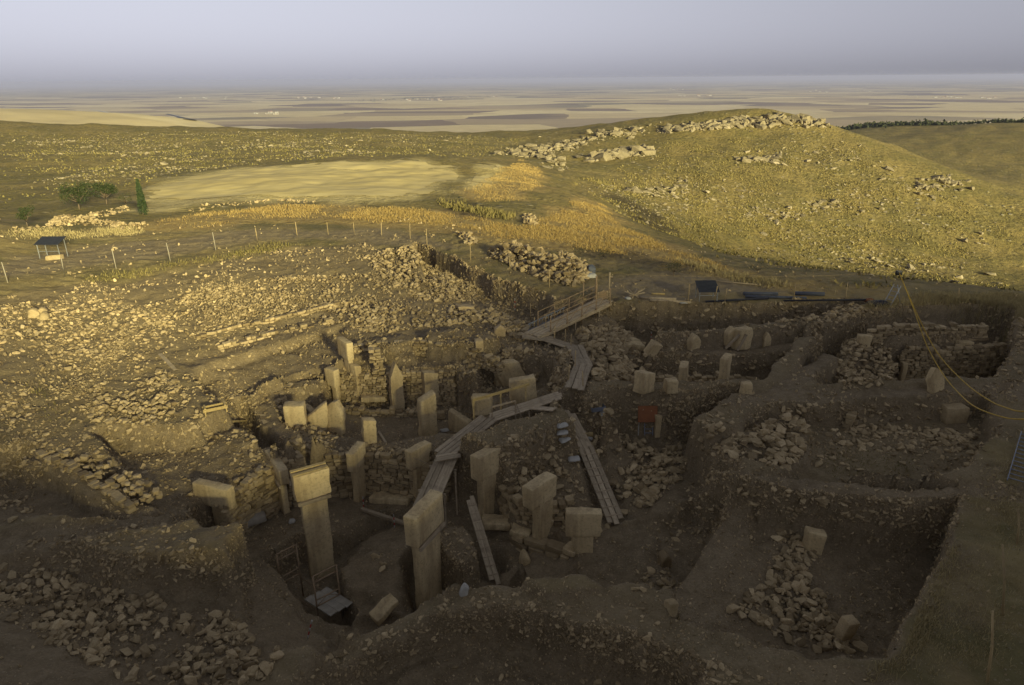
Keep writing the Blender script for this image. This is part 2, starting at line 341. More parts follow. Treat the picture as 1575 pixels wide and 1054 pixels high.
# the ground stays below the boards and leaves the standing stones free
for pts_, half_ in (([(930, 462, 5.05), (818, 515, 4.0)], .6), ([(806, 517, 3.95), (848, 522, 3.9), (888, 537, 3.85), (899, 563, 3.95), (884, 598, 4.35)], .55), ([(862, 608, 4.0), (756, 643, 3.3)], .5), ([(752, 643, 3.35), (683, 697, 2.9), (655, 775, 2.1)], .6),
                    ([(874, 637, 3.3), (903, 693, 2.45), (946, 800, 1.35)], .45), ([(724, 770, 1.9), (761, 896, -.35)], .35)):
    ridge([(a_, b_, c_ - .28) for a_, b_, c_ in pts_], half_, .7, .05, mode='min')
for (x_, y_, zt_), zg_, r_ in (((322, 749, 3.05), .5, .75), ((478, 728, 4.15), -.7, .8), ((661, 778, 4.1), -.7, .7), ((755, 697, 3.7), .35, .7), ((838, 743, 3.55), .5, .75), ((898, 791, 2.9), 1.25, .6), ((648, 689, 3.0), .3, .6), ((553, 689, 2.85), .2, .6), ((418, 709, 2.8), .5, .6),
                               ((525, 524, 4.85), 3.2, .5), ((506, 568, 3.5), 1.6, .5), ((1058, 561, 4.4), 2.4, .6), ((1123, 549, 4.9), 2.4, .6)):
    p_ = at_z(x_, y_, zt_); v_ = Vector((-p_.x, -p_.y, 0)).normalized() * .45
    shape_world([Vector((p_.x + v_.x + r_ * math.cos(k_ * 1.0472), p_.y + v_.y + r_ * math.sin(k_ * 1.0472), zg_)) for k_ in range(6)], .5, .08, 1.0, .05, 'min')
# uneven earth everywhere
_fade = np.minimum(np.minimum(sstep((XX - GX[0] - 1) / 4), sstep((GX[-1] - 1 - XX) / 4)), np.minimum(sstep((YY - GY[0]) / 1.0), sstep((GY[-1] - 1 - YY) / 4)))
HH = HH + _fade * (0.12 * fbm(XX, YY, 1.9, 3, 51) + 0.13 * fbm(XX, YY, 0.5, 3, 61))
BASE = far_height(XX, YY)
_e = np.minimum(np.minimum(XX - GX[0], GX[-1] - XX), np.minimum(YY - GY[0], GY[-1] - YY))
_k = sstep((_e - 0.6) / 2.5)
HH = BASE * (1 - _k) + HH * _k

def height(x, y):
    """ground height at one place"""
    if GX[0] < x < GX[-1] and GY[0] < y < GY[-1]:
        i = int(np.searchsorted(GX, x)) - 1; j = int(np.searchsorted(GY, y)) - 1
        fx = (x - GX[i]) / (GX[i + 1] - GX[i]); fy = (y - GY[j]) / (GY[j + 1] - GY[j])
        return float((HH[j, i] * (1 - fx) + HH[j, i + 1] * fx) * (1 - fy) + (HH[j + 1, i] * (1 - fx) + HH[j + 1, i + 1] * fx) * fy)
    return float(far_height(np.array([x]), np.array([y]))[0])
def heights(x, y):
    """ground heights at many places"""
    x = np.asarray(x, float); y = np.asarray(y, float)
    ins = (x > GX[0]) & (x < GX[-1] - .5) & (y > GY[0]) & (y < GY[-1] - .5)
    z = np.empty(x.shape)
    if (~ins).any(): z[~ins] = far_height(x[~ins], y[~ins])
    if ins.any():
        xi, yi = x[ins], y[ins]
        i = np.clip(np.searchsorted(GX, xi) - 1, 0, len(GX) - 2); j = np.clip(np.searchsorted(GY, yi) - 1, 0, len(GY) - 2)
        fx = (xi - GX[i]) / (GX[i + 1] - GX[i]); fy = (yi - GY[j]) / (GY[j + 1] - GY[j])
        z[ins] = (HH[j, i] * (1 - fx) + HH[j, i + 1] * fx) * (1 - fy) + (HH[j + 1, i] * (1 - fx) + HH[j + 1, i + 1] * fx) * fy
    return z
_RT = np.concatenate([np.arange(14, 75, 0.08), 75 * 1.004 ** np.arange(0, 900)])
def hit(px, py):
    """where the ray through a pixel of the photograph meets the ground"""
    v = ray(px, py)
    X = CAM.x + v.x * _RT; Y = CAM.y + v.y * _RT; Z = CAM.z + v.z * _RT
    d = Z - heights(X, Y)
    k = np.argmax(d < 0)
    if d[k] >= 0: k = len(_RT) - 1
    k = max(k, 1)
    a = d[k - 1] / (d[k - 1] - d[k] + 1e-9)
    t = _RT[k - 1] + (_RT[k] - _RT[k - 1]) * a
    p = CAM + v * float(t)
    return Vector((p.x, p.y, height(p.x, p.y)))

def zone_mask(polys, X, Y, soft=2.0, wob=3.0):
    m = np.zeros(X.shape)
    N = wob * fbm(X, Y, 5.0, 4, 19)
    for poly in polys:
        P = [hit(*p) for p in poly]
        m = np.maximum(m, sstep(.5 + (sdist([(p.x, p.y) for p in P], X, Y) + N) / soft))
    return m
GOLD = [[(235, 338), (330, 325), (430, 314), (520, 316), (640, 320), (720, 330), (700, 352), (600, 348), (500, 342), (420, 342), (330, 352), (240, 356)],
        [(705, 298), (760, 270), (800, 245), (835, 262), (838, 290), (800, 310), (740, 312)],
        [(700, 330), (800, 345), (870, 310), (930, 315), (960, 350), (1050, 380), (1150, 420), (1100, 425), (1000, 402), (920, 392), (850, 382), (760, 378), (690, 355)],
        [(1040, 400), (1180, 428), (1290, 446), (1300, 458), (1180, 446), (1060, 420)],
        [(1330, 470), (1400, 455), (1600, 458), (1600, 500), (1450, 498), (1340, 492)]]
FIELD = [[(222, 302), (262, 275), (340, 262), (450, 254), (560, 247), (640, 247), (690, 258), (706, 270), (690, 292), (650, 308), (560, 312), (450, 309), (380, 310), (300, 318), (235, 326)], [(735, 262), (765, 252), (775, 262), (745, 285), (720, 290)]]
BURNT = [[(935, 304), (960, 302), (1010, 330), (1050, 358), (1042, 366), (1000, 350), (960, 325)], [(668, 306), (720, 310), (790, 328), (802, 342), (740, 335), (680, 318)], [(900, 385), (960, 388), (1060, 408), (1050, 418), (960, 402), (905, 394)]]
BARE = [[(640, 370), (720, 394), (800, 424), (880, 448), (940, 462), (1060, 462), (1200, 450), (1180, 438), (1040, 420), (960, 428), (925, 436), (880, 440), (800, 418), (740, 393), (690, 378), (650, 364)],
        [(0, 390), (200, 372), (400, 352), (600, 355), (690, 380), (650, 385), (560, 372), (400, 368), (250, 395), (0, 425)]]
# ------------------------------------------------------------------ materials (all procedural)
class NT:
    """small helper for writing node trees"""
    def __init__(self, name):
        self.m = bpy.data.materials.new(name); self.m.use_nodes = True
        self.t = self.m.node_tree; self.t.nodes.clear()
        self.out = self.t.nodes.new('ShaderNodeOutputMaterial')
        self.b = self.t.nodes.new('ShaderNodeBsdfPrincipled')
        self.t.links.new(self.b.outputs[0], self.out.inputs['Surface'])
        self.b.inputs['Specular IOR Level'].default_value = 0.2
        self.b.inputs['Roughness'].default_value = 0.9
        self._co = None; self.hs = []
    def n(self, kind, **kw):
        nd = self.t.nodes.new(kind)
        for k, v in kw.items(): setattr(nd, k, v)
        return nd
    def l(self, a, b): self.t.links.new(a, b)
    def co(self):
        if self._co is None: self._co = self.n('ShaderNodeTexCoord').outputs['Object']
        return self._co
    def mapped(self, scale):
        mp = self.n('ShaderNodeMapping'); mp.inputs['Scale'].default_value = scale
        self.l(self.co(), mp.inputs['Vector']); return mp.outputs[0]
    def noise(self, scale, detail=6, rough=.6, vec=None, dist=0):
        nd = self.n('ShaderNodeTexNoise'); nd.inputs['Scale'].default_value = scale
        nd.inputs['Detail'].default_value = detail; nd.inputs['Roughness'].default_value = rough; nd.inputs['Distortion'].default_value = dist
        self.l(vec or self.co(), nd.inputs['Vector']); return nd.outputs['Fac']
    def voro(self, scale, feature='F1', out='Distance', vec=None, rand=1.0):
        nd = self.n('ShaderNodeTexVoronoi', feature=feature); nd.inputs['Scale'].default_value = scale
        nd.inputs['Randomness'].default_value = rand
        self.l(vec or self.co(), nd.inputs['Vector']); return nd.outputs[out]
    def ramp(self, fac, stops, interp='LINEAR'):
        r = self.n('ShaderNodeValToRGB'); r.color_ramp.interpolation = interp
        e = r.color_ramp.elements
        while len(e) < len(stops): e.new(0.5)
        for el, (p, c) in zip(e, stops):
            el.position = p; el.color = (c, c, c, 1) if isinstance(c, (int, float)) else (*c, 1)
        self.l(fac, r.inputs[0]); return r.outputs[0]
    def mix(self, fac, a, b, mode='MIX'):
        nd = self.n('ShaderNodeMix', data_type='RGBA', blend_type=mode)
        for sock, v in ((nd.inputs['Factor'], fac), (nd.inputs['A'], a), (nd.inputs['B'], b)):
            if isinstance(v, (int, float)): sock.default_value = v
            elif isinstance(v, tuple): sock.default_value = (*v, 1)
            else: self.l(v, sock)
        return nd.outputs['Result']
    def math(self, op, a, b=0.0):
        nd = self.n('ShaderNodeMath', operation=op)
        for s, v in ((nd.inputs[0], a), (nd.inputs[1], b)):
            if isinstance(v, (int, float)): s.default_value = v
            else: self.l(v, s)
        return nd.outputs[0]
    def attr(self, name, out='Fac'):
        nd = self.n('ShaderNodeAttribute', attribute_name=name); return nd.outputs[out]
    def rnd(self): return self.n('ShaderNodeObjectInfo').outputs['Random']
    def color(self, c):
        if isinstance(c, tuple): self.b.inputs['Base Color'].default_value = (*c, 1)
        else: self.l(c, self.b.inputs['Base Color'])
    def bump(self, h, strength=.5, dist=.05):
        self.hs.append((h, strength * dist))
    def done(self):
        """one bump node for all the relief"""
        tot = None
        for h, k in self.hs:
            v = self.math('MULTIPLY', h, k); tot = v if tot is None else self.math('ADD', tot, v)
        if tot is not None:
            nd = self.n('ShaderNodeBump'); nd.inputs['Strength'].default_value = 1.0; nd.inputs['Distance'].default_value = 1.0
            self.l(tot, nd.inputs['Height']); self.l(nd.outputs[0], self.b.inputs['Normal'])
        return self.m
    def rough(self, v): self.b.inputs['Roughness'].default_value = v

def ground_zones(t, c):
    """golden grass, burnt ground and bare track where the land has them"""
    st = t.noise(1.0, 4, .7, t.mapped((1.6, .8, .8)), .6)
    gold = t.mix(t.ramp(st, [(.3, 0), (.7, 1)]), (.29, .192, .066), (.47, .350, .135))
    c = t.mix(t.math('MULTIPLY', t.attr('gold'), t.ramp(st, [(.15, .55), (.5, 1)])), c, gold)
    straw = t.mix(t.ramp(st, [(.3, 0), (.7, 1)]), (.56, .450, .190), (.68, .560, .27))
    c = t.mix(t.math('MULTIPLY', t.attr('field'), t.ramp(t.noise(.5, 4, .7), [(.3, .5), (.6, 1)])), c, straw)
    c = t.mix(t.attr('bare'), c, t.mix(t.ramp(st, [(.3, 0), (.7, 1)]), (.235, .180, .100), (.315, .250, .145)))
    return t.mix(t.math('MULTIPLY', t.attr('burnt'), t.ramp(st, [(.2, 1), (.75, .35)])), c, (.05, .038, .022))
def mat_soil():
    t = NT('dug_earth')
    big = t.noise(.35, 3, .6); mid = t.noise(2.2, 4, .65); fine = t.noise(12, 4, .7)
    c = t.mix(t.ramp(big, [(.38, 0), (.62, 1)]), (.195, .146, .080), (.275, .208, .118))
    c = t.mix(t.ramp(mid, [(.35, 0), (.7, 1)]), c, (.335, .262, .155))
    c = t.mix(t.ramp(fine, [(.3, .55), (.65, 0)]), c, (.115, .085, .050))
    # topsoil with dry grass where nothing has been dug
    g = t.mix(t.ramp(t.noise(.8, 5, .65), [(.35, 0), (.65, 1)]), (.225, .172, .075), (.310, .245, .110))
    g = t.mix(t.ramp(t.noise(.25, 4, .6), [(.50, 0), (.62, .6)]), g, (.110, .105, .040))
    c = t.mix(t.attr('dug'), ground_zones(t, g), c)
    # pale chips of limestone in the earth
    patch = t.ramp(t.noise(.9, 2, .5), [(.36, .15), (.6, 1)])
    for sc, thr, amt in ((5.5, .19, .62), (12.0, .22, .6)):
        vn = t.n('ShaderNodeTexVoronoi'); vn.inputs['Scale'].default_value = sc; t.l(t.co(), vn.inputs['Vector'])
        v = vn.outputs['Distance']; col = vn.outputs['Color']
        keep = t.ramp(col, [(.50, 0), (.54, 1)], 'CONSTANT')
        spot = t.math('MULTIPLY', t.ramp(v, [(thr * .9, 1), (thr * 1.25, 0)]), keep)
        c = t.mix(t.math('MULTIPLY', t.math('MULTIPLY', spot, amt), patch), c, (.40, .33, .21))
        t.bump(spot, .5, .05)
    t.bump(fine, .6, .10); t.bump(mid, .5, .22)
    t.color(c); return t.done()
def mat_stone(name, tint=1.0, sat=1.0):
    t = NT(name)
    a = t.noise(3.0, 6, .6); b = t.noise(16, 6, .7)
    base = t.mix(t.ramp(a, [(.3, 0), (.7, 1)]), (.40 * tint, .31 * tint, .175 * tint), (.54 * tint, .44 * tint, .275 * tint))
    v = t.attr('tone')
    r = t.math('FRACT', t.math('ADD', t.rnd(), v))
    base = t.mix(1.0, base, t.ramp(r, [(0, (.50, .46, .40)), (.45, (.88, .85, .78)), (.8, (1.05, 1.0, .92)), (1, (1.25, 1.22, 1.15))]), 'MULTIPLY')
    base = t.mix(t.ramp(b, [(.32, .45), (.52, 0)]), base, (.16, .125, .08))
    t.bump(b, .5, .03); t.bump(a, .4, .06)
    t.color(base); return t.done()
def mat_pillar():
    t = NT('dressed_limestone')
    a = t.noise(.9, 6, .6); b = t.noise(9, 7, .7); st = t.noise(1.0, 5, .6, t.mapped((2.2, 2.2, .35)))
    c = t.mix(t.ramp(a, [(.3, 0), (.7, 1)]), (.54, .41, .215), (.67, .54, .31))
    c = t.mix(t.ramp(st, [(.38, .6), (.56, 0)]), c, (.32, .23, .12))
    c = t.mix(t.ramp(b, [(.34, .55), (.50, 0)]), c, (.24, .18, .105))
    v = t.voro(11); c = t.mix(t.ramp(v, [(.06, .5), (.14, 0)]), c, (.17, .13, .085))
    t.bump(t.ramp(v, [(.05, 0), (.16, 1)]), .35, .02); t.bump(b, .45, .03); t.bump(a, .3, .08)
    t.color(c); return t.done()
def mat_wood(name, c0=(.31, .245, .16), c1=(.53, .445, .31), along='X'):
    t = NT(name)
    sc = {'X': (.6, 9, 9), 'Y': (9, .6, 9), 'Z': (9, 9, .6)}[along]
    g = t.noise(2.0, 6, .65, t.mapped(sc), .4)
    r = t.rnd()
    c = t.mix(t.ramp(g, [(.3, 0), (.7, 1)]), c0, c1)
    c = t.mix(1.0, c, t.ramp(r, [(0, (.78, .76, .72)), (1, (1.15, 1.12, 1.08))]), 'MULTIPLY')
    c = t.mix(t.ramp(t.noise(3, 4, .6), [(.5, 0), (.7, .55)]), c, (.17, .13, .085))
    t.bump(g, .35, .01); t.color(c); t.rough(.8); return t.done()
def mat_plain(name, col, rough=.6, metal=0.0, vary=.25):
    t = NT(name)
    n = t.noise(4, 5, .6)
    d = tuple(v * (1 - vary) for v in col)
    t.color(t.mix(t.ramp(n, [(.35, 0), (.65, 1)]), d, col)); t.rough(rough); t.b.inputs['Metallic'].default_value = metal
    t.bump(n, .15, .01); return t.done()
M = {'chip': mat_stone('embedded_limestone_chip', .98), 'soil': mat_soil(), 'stone': mat_stone('limestone_rubble'), 'pillar': mat_pillar(), 'wood': mat_wood('weathered_timber'),
     'newwood': mat_wood('pale_pine_timber', (.40, .30, .13), (.56, .44, .21)),
     'rust': mat_plain('rusty_scaffold_tube', (.36, .26, .155), .7, .3), 'galv': mat_plain('galvanised_steel', (.42, .43, .44), .45, .7),
     'alu': mat_plain('blue_grey_aluminium', (.30, .325, .37), .45, .5), 'white': mat_plain('dusty_white_cloth', (.52, .50, .44), .9),
     'orange': mat_plain('orange_painted_board', (.30, .12, .05), .7), 'dark': mat_plain('dark_panel', (.035, .038, .045), .35, 0, .3),
     'black': mat_plain('black_plastic_pipe', (.035, .035, .045), .5), 'bluepipe': mat_plain('grey_blue_pipe', (.10, .11, .14), .5),
     'cable': mat_plain('yellow_cable', (.55, .36, .05), .55), 'red': mat_plain('red_paint', (.45, .04, .035), .5), 'post': mat_plain('pale_concrete_post', (.36, .32, .25), .85),
     'platform': mat_plain('dusty_platform_board', (.36, .325, .255), .9), 'stake': mat_wood('peeled_wood_stake', (.36, .27, .14), (.52, .41, .23), 'Z')}
# ------------------------------------------------------------------ object helpers
def link(name, mesh, mat=None, parent=None, loc=None, rot=None, scale=None):
    o = bpy.data.objects.new(name, mesh); COL.objects.link(o)
    if mat is not None and mesh is not None and not mesh.materials: mesh.materials.append(mat)
    if parent is not None: o.parent = parent
    if loc is not None: o.location = loc
    if rot is not None: o.rotation_euler = rot
    if scale is not None: o.scale = scale
    return o
def tag(o, label=None, cat=None, group=None, kind=None):
    if label: o['label'] = label
    if cat: o['category'] = cat
    if group: o['group'] = group
    if kind: o['kind'] = kind
    return o
def empty(name, loc, rz=0.0, label=None, cat=None, group=None):
    o = bpy.data.objects.new(name, None); COL.objects.link(o); o.empty_display_size = .3
    o.location = loc; o.rotation_euler = (0, 0, rz)
    return tag(o, label, cat, group, 'thing' if label else None)
def mesh_np(name, V, F, smooth=False, tone=None):
    """mesh from numpy arrays; F is (n,3) or (n,4)"""
    me = bpy.data.meshes.new(name)
    V = np.ascontiguousarray(V, np.float32); F = np.ascontiguousarray(F, np.int32); k = F.shape[1]
    me.vertices.add(len(V)); me.vertices.foreach_set('co', V.ravel())
    me.loops.add(F.size); me.loops.foreach_set('vertex_index', F.ravel())
    me.polygons.add(len(F)); me.polygons.foreach_set('loop_start', np.arange(len(F), dtype=np.int32) * k)
    me.polygons.foreach_set('loop_total', np.full(len(F), k, np.int32))
    me.polygons.foreach_set('use_smooth', np.full(len(F), smooth))
    me.update(calc_edges=True)
    if tone is not None:
        at = me.attributes.new('tone', 'FLOAT', 'POINT'); at.data.foreach_set('value', np.ascontiguousarray(tone, np.float32))
    return me
def grid_faces(nj, ni):
    a = (np.arange(nj - 1)[:, None] * ni + np.arange(ni - 1)[None, :]).ravel()
    return np.stack([a, a + 1, a + ni + 1, a + ni], 1)

# ------------------------------------------------------------------ the dug ground
Vn = np.stack([XX.ravel(), YY.ravel(), HH.ravel()], 1)
# push the cut faces in and out a little so that they are not ruled surfaces
gy, gx = np.gradient(HH, GY, GX)
sl = np.hypot(gx, gy)
WET = np.maximum(WET, sstep((sl - .45) / .4))
jit = np.clip(sl - .5, 0, 1.5) * .05
zz = HH.ravel() * 2.1
Vn[:, 0] += (jit * fbm(XX, YY + HH * 1.7, .6, 3, 71)).ravel() * 2
Vn[:, 1] += (jit * fbm(XX + HH * 1.7, YY, .6, 3, 81)).ravel() * 2
me = mesh_np('excavated_ground', Vn, grid_faces(*HH.shape), True)
at = me.attributes.new('dug', 'FLOAT', 'POINT'); at.data.foreach_set('value', np.clip(WET + .0, 0, 1).ravel().astype(np.float32))
def zone_attrs(me, X, Y, sel=None):
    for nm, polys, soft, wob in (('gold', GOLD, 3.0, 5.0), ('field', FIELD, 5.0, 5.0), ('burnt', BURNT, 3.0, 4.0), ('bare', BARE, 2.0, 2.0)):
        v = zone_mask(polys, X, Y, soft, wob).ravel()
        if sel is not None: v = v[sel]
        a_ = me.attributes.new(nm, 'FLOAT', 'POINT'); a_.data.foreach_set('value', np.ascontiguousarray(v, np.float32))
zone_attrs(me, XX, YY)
tag(link('excavated_ground', me, M['soil']), 'brown dug earth of the excavation with its pits and baulks', 'ground', kind='structure')
# ------------------------------------------------------------------ hillside and plain around the dig
ang = np.concatenate([np.radians(np.arange(-180, -56, 2.0)), np.radians(np.arange(-56, 56, .2)), np.radians(np.arange(56, 180.1, 2.0))])
rad = np.concatenate([np.arange(0.5, 40, 2.0), 40 * 1.0165 ** np.arange(0, 200), 40 * 1.0165 ** 200 * 1.035 ** np.arange(0, 112)])
RR, AA = np.meshgrid(rad, ang, indexing='ij')
FX, FY = RR * np.sin(AA), RR * np.cos(AA)
FZ = far_height(FX, FY)
inside = (FX > GX[0] + .5) & (FX < GX[-1] - .5) & (FY > GY[0] + .5) & (FY < GY[-1] - .5)
FZ = FZ - np.where((FX > GX[0] - .3) & (FX < GX[-1] + .3) & (FY > GY[0] - .3) & (FY < GY[-1] + .3), .06, 0)
Q = grid_faces(*RR.shape)
Q = Q[~inside.ravel()[Q].all(1)]
Q = Q[:, ::-1]
cx = RR.ravel()[Q].max(1)
VF = np.stack([FX.ravel(), FY.ravel(), FZ.ravel()], 1)
def submesh(name, sel, zones=False):
    q = Q[sel]; u, inv = np.unique(q, return_inverse=True)
    m_ = mesh_np(name, VF[u], inv.reshape(q.shape), True)
    if zones: zone_attrs(m_, VF[u][:, 0], VF[u][:, 1])
    return m_
HILL_R = 760.0
def mat_hill():
    t = NT('dry_grass_hillside')
    big = t.noise(.018, 5, .6); mid = t.noise(.12, 4, .65); fine = t.noise(1.1, 4, .7)
    c = t.mix(t.ramp(big, [(.35, 0), (.65, 1)]), (.262, .198, .066), (.325, .252, .094))
    c = t.mix(t.ramp(mid, [(.40, 0), (.60, .9)]), c, (.195, .162, .055))
    c = t.mix(t.ramp(fine, [(.35, .75), (.55, 0)]), c, (.100, .088, .040))
    c = t.mix(t.ramp(t.noise(.35, 6, .7), [(.55, 0), (.72, .6)]), c, (.38, .31, .15))
    vn = t.n('ShaderNodeTexVoronoi'); vn.inputs['Scale'].default_value = .55; t.l(t.co(), vn.inputs['Vector'])
    v = vn.outputs['Distance']; k = t.ramp(vn.outputs['Color'], [(.55, 0), (.6, 1)], 'CONSTANT')
    pt = t.ramp(t.noise(.03, 3, .5), [(.42, 0), (.58, 1)])
    spot = t.math('MULTIPLY', t.math('MULTIPLY', t.ramp(v, [(.16, 1), (.3, 0)]), k), pt)
    c = t.mix(t.math('MULTIPLY', spot, .7), c, (.42, .37, .27))
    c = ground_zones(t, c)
    t.bump(fine, 1.0, .5); t.bump(mid, .6, 1.2); t.bump(spot, .8, .4)
    t.color(c); return t.done()
def mat_plainfields():
    t = NT('patchwork_plain')
    mp = t.mapped((.0022, .0036, .0)); n1 = t.n('ShaderNodeTexVoronoi'); n1.inputs['Scale'].default_value = 1.0
    wob = t.n('ShaderNodeTexNoise'); wob.inputs['Scale'].default_value = .0012; wob.inputs['Detail'].default_value = 4; t.l(t.co(), wob.inputs['Vector'])
    addv = t.n('ShaderNodeVectorMath', operation='MULTIPLY_ADD'); t.l(wob.outputs['Color'], addv.inputs[0]); addv.inputs[1].default_value = (.9, .9, 0); t.l(mp, addv.inputs[2])
    t.l(addv.outputs[0], n1.inputs['Vector'])
    sep = t.n('ShaderNodeSeparateColor'); t.l(n1.outputs['Color'], sep.inputs[0])
    fields = t.ramp(sep.outputs[0], [(0, (.68, .555, .30)), (.24, (.38, .29, .17)), (.40, (.76, .64, .37)), (.55, (.20, .135, .08)), (.66, (.56, .44, .235)), (.78, (.24, .20, .11)), (.86, (.70, .58, .32)), (.94, (.17, .12, .075))], 'CONSTANT')
    c = t.mix(t.ramp(t.noise(.0009, 4, .6), [(.48, 0), (.64, .6)]), fields, (.54, .41, .22))
    far = t.n('ShaderNodeSeparateXYZ'); t.l(t.co(), far.inputs[0])
    green = t.ramp(t.math('DIVIDE', far.outputs['Y'], 20000.0), [(.28, 0), (.55, .7)])
    c = t.mix(t.math('MULTIPLY', green, t.ramp(sep.outputs[1], [(.35, 1), (.6, .25)])), c, (.10, .115, .065))
    c = t.mix(t.ramp(t.noise(.02, 5, .6), [(.4, .25), (.7, 0)]), c, (.20, .15, .08))
    t.color(c); t.bump(t.noise(.02, 5, .6), .3, 2.0); return t.done()
M['hill'] = mat_hill(); M['plain'] = mat_plainfields()
tag(link('hillside', submesh('hillside', cx <= HILL_R, True), M['hill']), 'dry grassy hills and ridge around the excavation', 'hill', kind='structure')
tag(link('plain', submesh('plain', cx > HILL_R), M['plain']), 'wide farmed plain of pale and dark fields to the horizon', 'plain', kind='structure')
# ------------------------------------------------------------------ stones
RNG = np.random.default_rng(7)
random.seed(7)
def hull_rock(n, seed, box=False, dims=(1, .8, .6)):
    r = random.Random(seed); bm = bmesh.new()
    if box:
        for sx in (-1, 1):
            for sy in (-1, 1):
                for sz in (-1, 1):
                    c = Vector((sx * (.5 - r.uniform(0, .07)), sy * (.5 - r.uniform(0, .07)), sz * (.5 - r.uniform(0, .05))))
                    for k in range(2):
                        q = c.copy(); q[k] -= (sx, sy)[k] * r.uniform(.06, .17); q[2] -= sz * r.uniform(0, .10); bm.verts.new(q)
    else:
        for i in range(n):
            v = Vector((r.gauss(0, 1), r.gauss(0, 1), r.gauss(0, 1))).normalized()
            v = Vector([math.copysign(abs(c) ** .75, c) for c in v]) * r.uniform(.45, .60)
            bm.verts.new(v)
    res = bmesh.ops.convex_hull(bm, input=bm.verts)
    bmesh.ops.delete(bm, geom=[g for g in res['geom_interior'] if isinstance(g, bmesh.types.BMVert)], context='VERTS')
    bmesh.ops.triangulate(bm, faces=bm.faces)
    bm.verts.index_update()
    V = np.array([v.co[:] for v in bm.verts]) * np.array(dims); F = np.array([[v.index for v in f.verts] for f in bm.faces]); bm.free()
    return V, F
ROCKS = [hull_rock(13, i, dims=(1, random.uniform(.65, .9), random.uniform(.45, .75))) for i in range(14)]
BLOCKS = [hull_rock(0, 50 + i, True, (1, 1, 1)) for i in range(8)]
CHIPS = [hull_rock(6, 90 + i, dims=(1, .8, .6)) for i in range(6)]
def rock_meshes(lib, name):
    return [mesh_np(name, V, F, False, np.zeros(len(V))) for V, F in lib]
ROCK_ME, BLOCK_ME = rock_meshes(ROCKS, 'stone'), rock_meshes(BLOCKS, 'stone')
for m_ in ROCK_ME + BLOCK_ME: m_.materials.append(M['stone'])
def euler_mats(ang):
    cx_, cy_, cz_ = np.cos(ang).T; sx_, sy_, sz_ = np.sin(ang).T
    R = np.empty((len(ang), 3, 3))
    R[:, 0, 0] = cy_ * cz_; R[:, 0, 1] = sx_ * sy_ * cz_ - cx_ * sz_; R[:, 0, 2] = cx_ * sy_ * cz_ + sx_ * sz_
    R[:, 1, 0] = cy_ * sz_; R[:, 1, 1] = sx_ * sy_ * sz_ + cx_ * cz_; R[:, 1, 2] = cx_ * sy_ * sz_ - sx_ * cz_
    R[:, 2, 0] = -sy_; R[:, 2, 1] = sx_ * cy_; R[:, 2, 2] = cx_ * cy_
    return R
def joined(lib, pos, ang, scl, tone, name):
    """many stones as one mesh"""
    R = euler_mats(ang); which = RNG.integers(0, len(lib), len(pos)); VV, FF, TT = [], [], []; off = 0
    for k, (V, F) in enumerate(lib):
        s = which == k
        if not s.any(): continue
        v = np.einsum('nij,nkj->nki', R[s], V[None] * scl[s][:, None, :]) + pos[s][:, None, :]
        n = s.sum(); VV.append(v.reshape(-1, 3)); TT.append(np.repeat(tone[s], len(V)))
        FF.append((F[None] + (np.arange(n) * len(V))[:, None, None]).reshape(-1, 3) + off); off += n * len(V)
    return mesh_np(name, np.concatenate(VV), np.concatenate(FF), False, np.concatenate(TT))
CM = np.array([[*_r2], [*_u2], [*_f]])
def project(P):
    q = (P - np.array(CAM)) @ CM.T
    w = np.maximum(q[:, 2], .1)
    return IW / 2 + FPX * q[:, 0] / w, IH / 2 - FPX * q[:, 1] / w, q[:, 2]
def in_view(P, m=60):
    x, y, w = project(P)
    return (x > -m) & (x < IW + m) & (y > -m) & (y < IH + m) & (w > .5)
def ground_normals(x, y, e=.12):
    dx = (heights(x + e, y) - heights(x - e, y)) / (2 * e); dy = (heights(x, y + e) - heights(x, y - e)) / (2 * e)
    n = np.stack([-dx, -dy, np.ones_like(dx)], 1); return n / np.linalg.norm(n, axis=1)[:, None]
def sample_poly(poly, n):
    xs = np.array([p[0] for p in poly]); ys = np.array([p[1] for p in poly]); X, Y = [], []; got = 0
    while got < n:
        x = RNG.uniform(xs.min(), xs.max(), n * 2); y = RNG.uniform(ys.min(), ys.max(), n * 2)
        k = sdist(poly, x, y) > 0
        X.append(x[k]); Y.append(y[k]); got += k.sum()
        if k.sum() == 0: break
    return np.concatenate(X)[:n], np.concatenate(Y)[:n]
def area_poly(poly):
    return abs(sum(a[0] * b[1] - b[0] * a[1] for a, b in zip(poly, poly[1:] + poly[:1]))) / 2
N_PARTS = [0]
def settle(root, pos, ang, scl, meshes, lib, mat, min_px=10.0, cap=300, cull=True):
    """stones that show large become parts of their own, the others one joined part"""
    tone = RNG.uniform(0, 1, len(pos))
    if cull:
        k = in_view(pos); pos, ang, scl, tone = pos[k], ang[k], scl[k], tone[k]
    if len(pos) == 0: return
    d = np.linalg.norm(pos - np.array(CAM), axis=1)
    px = FPX * scl[:, :2].max(1) / d
    big = np.where(px >= min_px)[0]; big = big[np.argsort(-px[big])][:cap]
    sel = np.zeros(len(pos), bool); sel[big] = True
    org = np.array(root.location)
    for i in big:
        m = meshes[int(RNG.integers(len(meshes)))]
        o = bpy.data.objects.new('stone', m); COL.objects.link(o); o.parent = root
        o.location = pos[i] - org; o.rotation_euler = ang[i]; o.scale = scl[i]
    N_PARTS[0] += len(big)
    if (~sel).any():
        mid = (~sel) & (px >= 6); sm = (~sel) & (px < 6)
        for q, lb_ in ((mid, lib), (sm, CHIPS)):
            if q.any(): tag(link('rubble', joined(lb_, pos[q] - org, ang[q], scl[q], tone[q], 'rubble'), mat, root), kind='stuff')
